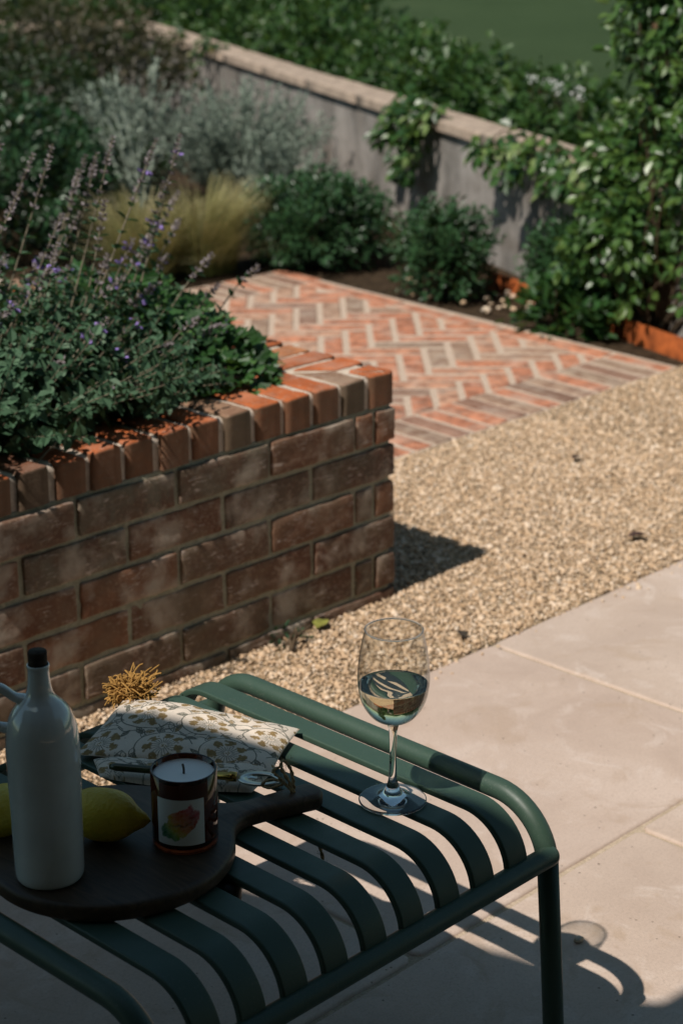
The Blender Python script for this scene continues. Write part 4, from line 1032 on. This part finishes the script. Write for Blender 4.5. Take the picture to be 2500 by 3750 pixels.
# ------------------------------------------------------------------ planting in the raised bed
SZ = .415
def mint(label, c, R, H, n, spikes):
    t = thing('catmint_plant', label, 'plant', (c[0], c[1], SZ), 'catmint filling the raised bed')
    b = MB(); bs = MB()
    for k in range(n):
        a = random.uniform(0, 2*PI); q = random.random()**.55
        tip = np.array([c[0]+R[0]*q*math.cos(a), c[1]+R[1]*q*math.sin(a), SZ+H*(1-.55*q*q)*random.uniform(.65, 1.05)])
        base = np.array([c[0]+R[0]*q*.45*math.cos(a), c[1]+R[1]*q*.45*math.sin(a), SZ-.01])
        mid = (base+tip)/2+np.array([0, 0, .10*H*q])
        if tip[2] < ZC1+.02: tip[2] = ZC1+random.uniform(.005, .05)
        p = spline([base, mid, tip], 7); bs.add(*tube(p, np.linspace(.0016, .0008, len(p)), 4), tint=.5)
        m = 20; tt = np.linspace(.25, 1, m//2).repeat(2); i = tt*(len(p)-1.001); i0 = i.astype(int); pp = p[i0]+(p[i0+1]-p[i0])*(i-i0)[:, None]
        tg = unit(p[-1]-p[-6]); sd = unit(np.cross(tg, rdir(m//2))).repeat(2, 0); sd[1::2] *= -1
        ax = unit(sd+tg*.5+.25*rdir(m)); Lf = rng.uniform(.015, .042, m)*(1.2-.6*tt)
        leaves(b, pp, ax, unit(tg+.5*rdir(m)+np.array([0, 0, .4])), Lf, Lf*rng.uniform(.55, .75, m), np.clip(.05+.5*tt*rng.random(m)+.5*rng.random(m), 0, 1), 'blade')
    put(b.build('foliage', M_mint, smooth=False), t); put(bs.build('stem', M_mstem), t)
    for tip, bloom in spikes:
        tip = np.array(tip); lean = np.array([random.uniform(-.26, -.12), random.uniform(-.02, .05), 0]); base = np.array([tip[0], tip[1], SZ+.05])+lean
        mid = base*.45+tip*.55+np.array([.015, 0, .03]); p = spline([base, mid, tip], 9); f = MB()
        f.add(*tube(p, np.linspace(.0022, .0011, len(p)), 6), mi=0, tint=.5)
        Ltot = np.linalg.norm(tip-base); tg = unit(p[-1]-p[-5])
        # opposite leaves up the stem, smaller toward the tip
        for s in np.arange(.22, .80, .030/Ltot):
            i = s*(len(p)-1.001); q = p[int(i)]+(p[int(i)+1]-p[int(i)])*(i-int(i)); sd = unit(np.cross(tg, rdir(1)[0])); Lf = random.uniform(.026, .042)*(1.2-.9*s)
            ax = np.array([sd, -sd])+tg*.35
            leaves(f, np.array([q, q]), ax, np.tile(tg+np.array([0, 0, .3]), (2, 1)), np.full(2, Lf), np.full(2, Lf*.6), rng.uniform(.3, .8, 2), 'blade', 1)
        # flower whorls
        for s in list(np.arange(.66, .86, .026/Ltot))+list(np.arange(.86, 1.0, .0115/Ltot)):
            i = s*(len(p)-1.001); q = p[int(i)]+(p[int(i)+1]-p[int(i)])*(i-int(i)); m = 9; rd = unit(np.cross(tg, rdir(m))+.25*rdir(m)); k_ = 1.12-.5*max(0, (s-.8)/.2)
            leaves(f, q+rd*.0015, unit(rd+tg*.7), rdir(m), rng.uniform(.006, .0105, m)*k_, rng.uniform(.0035, .0055, m)*k_, np.full(m, .5), 'blade', 2)
            if bloom and random.random() < bloom*(.45 if s < .9 else .15):
                m2 = random.randint(3, 7); r2 = unit(np.cross(tg, rdir(m2))+np.array([.1, -.25, .05]))
                leaves(f, q+r2*.006, unit(r2+tg*.2), rdir(m2), rng.uniform(.007, .012, m2), rng.uniform(.006, .010, m2), np.full(m2, .5), 'petal', 3)
        put(f.build('flower_spike', [M_mstem, M_mint, M_pink, M_viol], smooth=False), t)
SPK = [([-0.664, 0.315, 0.94], 0), ([-0.504, 0.438, 0.892], 0), ([-0.512, 0.368, 0.919], 0), ([-0.382, 0.462, 0.847], 0), ([-0.331, 0.47, 0.874], 0), ([-0.473, 0.246, 0.939], 0), ([-0.512, 0.225, 0.838], .1), ([-0.291, 0.555, 0.856], 0),
       ([-0.306, 0.324, 0.91], .1), ([-0.255, 0.314, 0.918], .25), ([0.001, 0.618, 0.741], .3), ([-0.215, 0.408, 0.813], .5), ([-0.098, 0.555, 0.707], .9), ([-0.3, 0.411, 0.712], .8), ([-0.203, 0.476, 0.67], .8), ([-0.43, 0.28, 0.679], .9),
       ([-0.369, 0.474, 0.77], .2), ([-0.193, 0.3, 0.684], .1), ([-0.069, 0.3, 0.642], .15), ([-0.043, 0.567, 0.698], .2), ([-0.197, 0.429, 0.663], .2), ([-0.379, 0.517, 0.651], .9), ([-0.472, 0.489, 0.611], .9), ([-0.612, 0.246, 0.62], .9),
       ([-0.516, 0.523, 0.696], .3), ([-0.48, 0.456, 0.702], .8), ([-0.648, 0.341, 0.69], .5), ([-0.687, 0.232, 0.878], 0), ([-.56, .40, .66], .7), ([-.33, .34, .60], .4), ([-.80, .3, .85], 0), ([-.9, .35, .9], .2),
       ([-.70, .12, .60], .4), ([-.62, .10, .66], .6), ([-.55, .14, .58], .3), ([-.50, .16, .63], .3), ([-.42, .16, .57], .2), ([-.34, .18, .60], .4), ([-.26, .20, .57], .2), ([-.18, .30, .62], .3), ([-.75, .18, .70], .7), ([-.66, .20, .74], .3), ([-.58, .28, .76], .4), ([-.45, .30, .72], .5), ([-.36, .26, .66], .8), ([-.60, .05, .55], 0), ([-.30, .35, .73], .3), ([-.52, .34, .80], .4)]
mint('grey green catmint at the left, tall flower spikes rising above the bed', (-.80, .31), (.44, .38), .34, 430, [s for s in SPK if s[0][0] < -.45])
mint('catmint nearer the corner of the bed, its spikes leaning to the right', (-.52, .36), (.27, .35), .26, 330, [s for s in SPK if s[0][0] >= -.45])
mint('catmint at the far left of the bed spilling over the coping', (-1.45, .34), (.42, .36), .36, 300, [([-1.2, .25, .9], .2), ([-1.4, .3, .95], .3), ([-1.1, .4, .92], .2)])
t = thing('cranesbill_plant', 'low bright green plant with rounded lobed leaves at the planter corner', 'plant', (-.31, .46, SZ)); b = MB(); bs = MB()
n = 900; a = rng.uniform(0, 2*PI, n); q = rng.random(n)**.5; px_ = -.31+.24*q*np.cos(a); py_ = .46+.36*q*np.sin(a); pz = SZ+.045+.15*(1-q*q)*rng.uniform(.5, 1.1, n)+.02*rng.random(n)
leaves(b, np.stack([px_, py_, pz], 1), unit(np.stack([np.cos(a), np.sin(a), .1+0*a], 1)+.5*rdir(n)), unit(np.array([-.15, -.35, 1.0])+.35*rdir(n)), rng.uniform(.026, .046, n), rng.uniform(.026, .046, n), np.clip(rng.uniform(.2, 1, n), 0, 1), 'lobed')
for i in range(0, n, 3): bs.add(*tube([(px_[i]*.6-.31*.4, py_[i]*.6+.46*.4, SZ-.01), (px_[i], py_[i], pz[i])], .0011, 4))
put(b.build('foliage', M_geran, smooth=False), t); put(bs.build('stem', M_mstem), t)

# ------------------------------------------------------------------ small things on the gravel
def fallen(label, x, y, L, c, rz, z=.012):
    b = MB(); a = np.array([[math.cos(rz), math.sin(rz), .12]]); leaves(b, np.array([[x, y, z]]), a, np.array([[.15, .1, 1.]]), np.array([L]), np.array([L*.7]), np.array([.5]), 'blade')
    b.add(*tube([(x, y, z), (x-.3*L*math.cos(rz), y-.3*L*math.sin(rz), z+.002)], .0006, 4))
    tag(b.build('fallen_leaf', plain('leaf '+label[:12], c, .7, .2, .3, 60), smooth=False), label, 'leaf')
fallen('yellow green fallen leaf on the gravel at the foot of the planter', -.25, -.03, .045, (.22, .22, .05), .3)
fallen('dark curled fallen leaf on the open gravel at the right', .58, -.155, .045, (.06, .035, .03), -.6)
fallen('small dark fallen leaf on the gravel at the edge of the paving slab', -.085, -.262, .03, (.05, .04, .03), 1.1)
fallen('tiny brown fallen leaf on the gravel near the brick path', .945, .27, .03, (.06, .04, .03), .2)
shrub('gravel_weed', 'small dark weed sprouting from the gravel at the foot of the planter', 'weed', (-.33, -.03, .012), (.04, .02, .016), 9, 5, .014, .008, M_mint, tint=(0, .5), clump=.03, nbr=4)
b = MB(); V, F = rbox((.0065, .005, .004), .003, (5, 5, 5)); b.add(rough(V, .001, 200)+np.array([-.772, -1.052, .004]), F)
tag(b.build('pebble', plain('pebble', (.42, .36, .28), .7)), 'single tan pebble lying on the paving slab near the bench leg', 'pebble')

# ------------------------------------------------------------------ added canopy out of frame, its outline shaped to cast the bench's shade
SUN = unit(np.array([-.329, -.016, .466]))
canopy = thing('shade_canopy', 'unseen cloth canopy on posts, added and shaped to shade the bench', 'canopy', (-4.0, -2.5, 0))
edge = [(-1.75, .90), (-1.262, -.682), (-1.198, -.89), (-1.145, -1.02), (-1.122, -1.12), (-1.118, -1.206), (-1.10, -1.232), (-1.0, -1.240), (.9, -1.235), (.9, -4.2), (-5.5, -4.2), (-5.5, .9)]
ZCAN = 2.45
Pc = [(x+SUN[0]/SUN[2]*(ZCAN-.385), y+SUN[1]/SUN[2]*(ZCAN-.385)) for x, y in edge]
b = MB(); n = len(Pc)
b.add([(x, y, ZCAN) for x, y in Pc]+[(x, y, ZCAN+.02) for x, y in Pc], [tuple(range(n))[::-1], tuple(range(n, 2*n))]+[(i, (i+1) % n, n+(i+1) % n, n+i) for i in range(n)])
put(b.build('cloth', plain('canopy cloth', (.10, .10, .095), .9, .1, .1, 10), smooth=False), canopy)
for x, y in ((-6.8, .7), (-6.8, -4.0), (-.7, -4.0)):
    b = MB(); V, F = rbox((.04, .04, ZCAN/2-.002), .005, (3, 3, 3)); b.add(V+np.array([x, y, ZCAN/2-.002]), F); put(b.build('post', M_black), canopy)

blocker = thing('blocker', 'unseen pale house walls closing the patio behind the seating side', 'blocker', (-7.1, -4.6, 0))
b = MB()  # added unseen walls: cut the low sky light, pale for bounce fill
for (cx, cy_, hx_, hy_) in ((-7.1, -1.5, .12, 3.2), (-2.6, -4.65, 4.4, .12)):
    V, F = rbox((hx_, hy_, 1.55), .01, (6, 6, 6)); b.add(V+np.array([cx, cy_, 1.55]), F)
put(b.build('wall', plain('pale house render', (.30, .29, .26), .9, .1, .15, 3)), blocker)

# ------------------------------------------------------------------ light, sky, camera
w = bpy.data.worlds.new('World'); sc.world = w; w.use_nodes = True
nt = w.node_tree; bg = nt.nodes['Background']; sky = nt.nodes.new('ShaderNodeTexSky'); sky.sky_type = 'NISHITA'; sky.sun_disc = False
el = math.asin(SUN[2]); sky.sun_elevation = el; sky.sun_rotation = math.atan2(SUN[0], SUN[1]); sky.air_density = 1.0; sky.dust_density = .6
mxw = nt.nodes.new('ShaderNodeMix'); mxw.data_type = 'RGBA'; mxw.blend_type = 'MULTIPLY'; mxw.inputs[0].default_value = 1; mxw.inputs[7].default_value = (.88, 1.03, .88, 1)
nt.links.new(sky.outputs[0], mxw.inputs[6]); nt.links.new(mxw.outputs[2], bg.inputs[0]); bg.inputs[1].default_value = .082
ld = bpy.data.lights.new('sun', 'SUN'); ld.energy = 4.7; ld.angle = math.radians(.5); ld.color = (1.0, .935, .85)
lo = bpy.data.objects.new('sun', ld); col.objects.link(lo); lo.rotation_euler = Vector(tuple(-SUN)).to_track_quat('-Z', 'Y').to_euler(); lo.location = tuple(SUN*8)

cam = bpy.data.cameras.new('camera'); co = bpy.data.objects.new('camera', cam); col.objects.link(co); sc.camera = co
yaw, pitch, roll = .76795, .33501, -.00169
f_ = np.array([math.cos(yaw)*math.cos(pitch), math.sin(yaw)*math.cos(pitch), -math.sin(pitch)]); r_ = np.array([math.sin(yaw), -math.cos(yaw), 0]); u_ = np.cross(r_, f_)
cr, sr = math.cos(roll), math.sin(roll); r2, u2_ = cr*r_+sr*u_, -sr*r_+cr*u_
Mx = Matrix(((r2[0], u2_[0], -f_[0], -2.6233), (r2[1], u2_[1], -f_[1], -2.3895), (r2[2], u2_[2], -f_[2], 1.4125), (0, 0, 0, 1)))
co.matrix_world = Mx
cam.sensor_fit = 'VERTICAL'; cam.sensor_height = 36; cam.sensor_width = 24; cam.lens = 6935.5/3750*36
cam.clip_start = .05; cam.clip_end = 1500
cam.dof.use_dof = True; cam.dof.focus_distance = 2.2; cam.dof.aperture_fstop = 7.0
sc.view_settings.view_transform = 'Standard'; sc.view_settings.look = 'None'; sc.view_settings.exposure = 0
sc.render.engine = 'CYCLES'
cy = sc.cycles; cy.use_denoising = True; cy.max_bounces = 14; cy.transmission_bounces = 12; cy.transparent_max_bounces = 16; cy.sample_clamp_indirect = 6
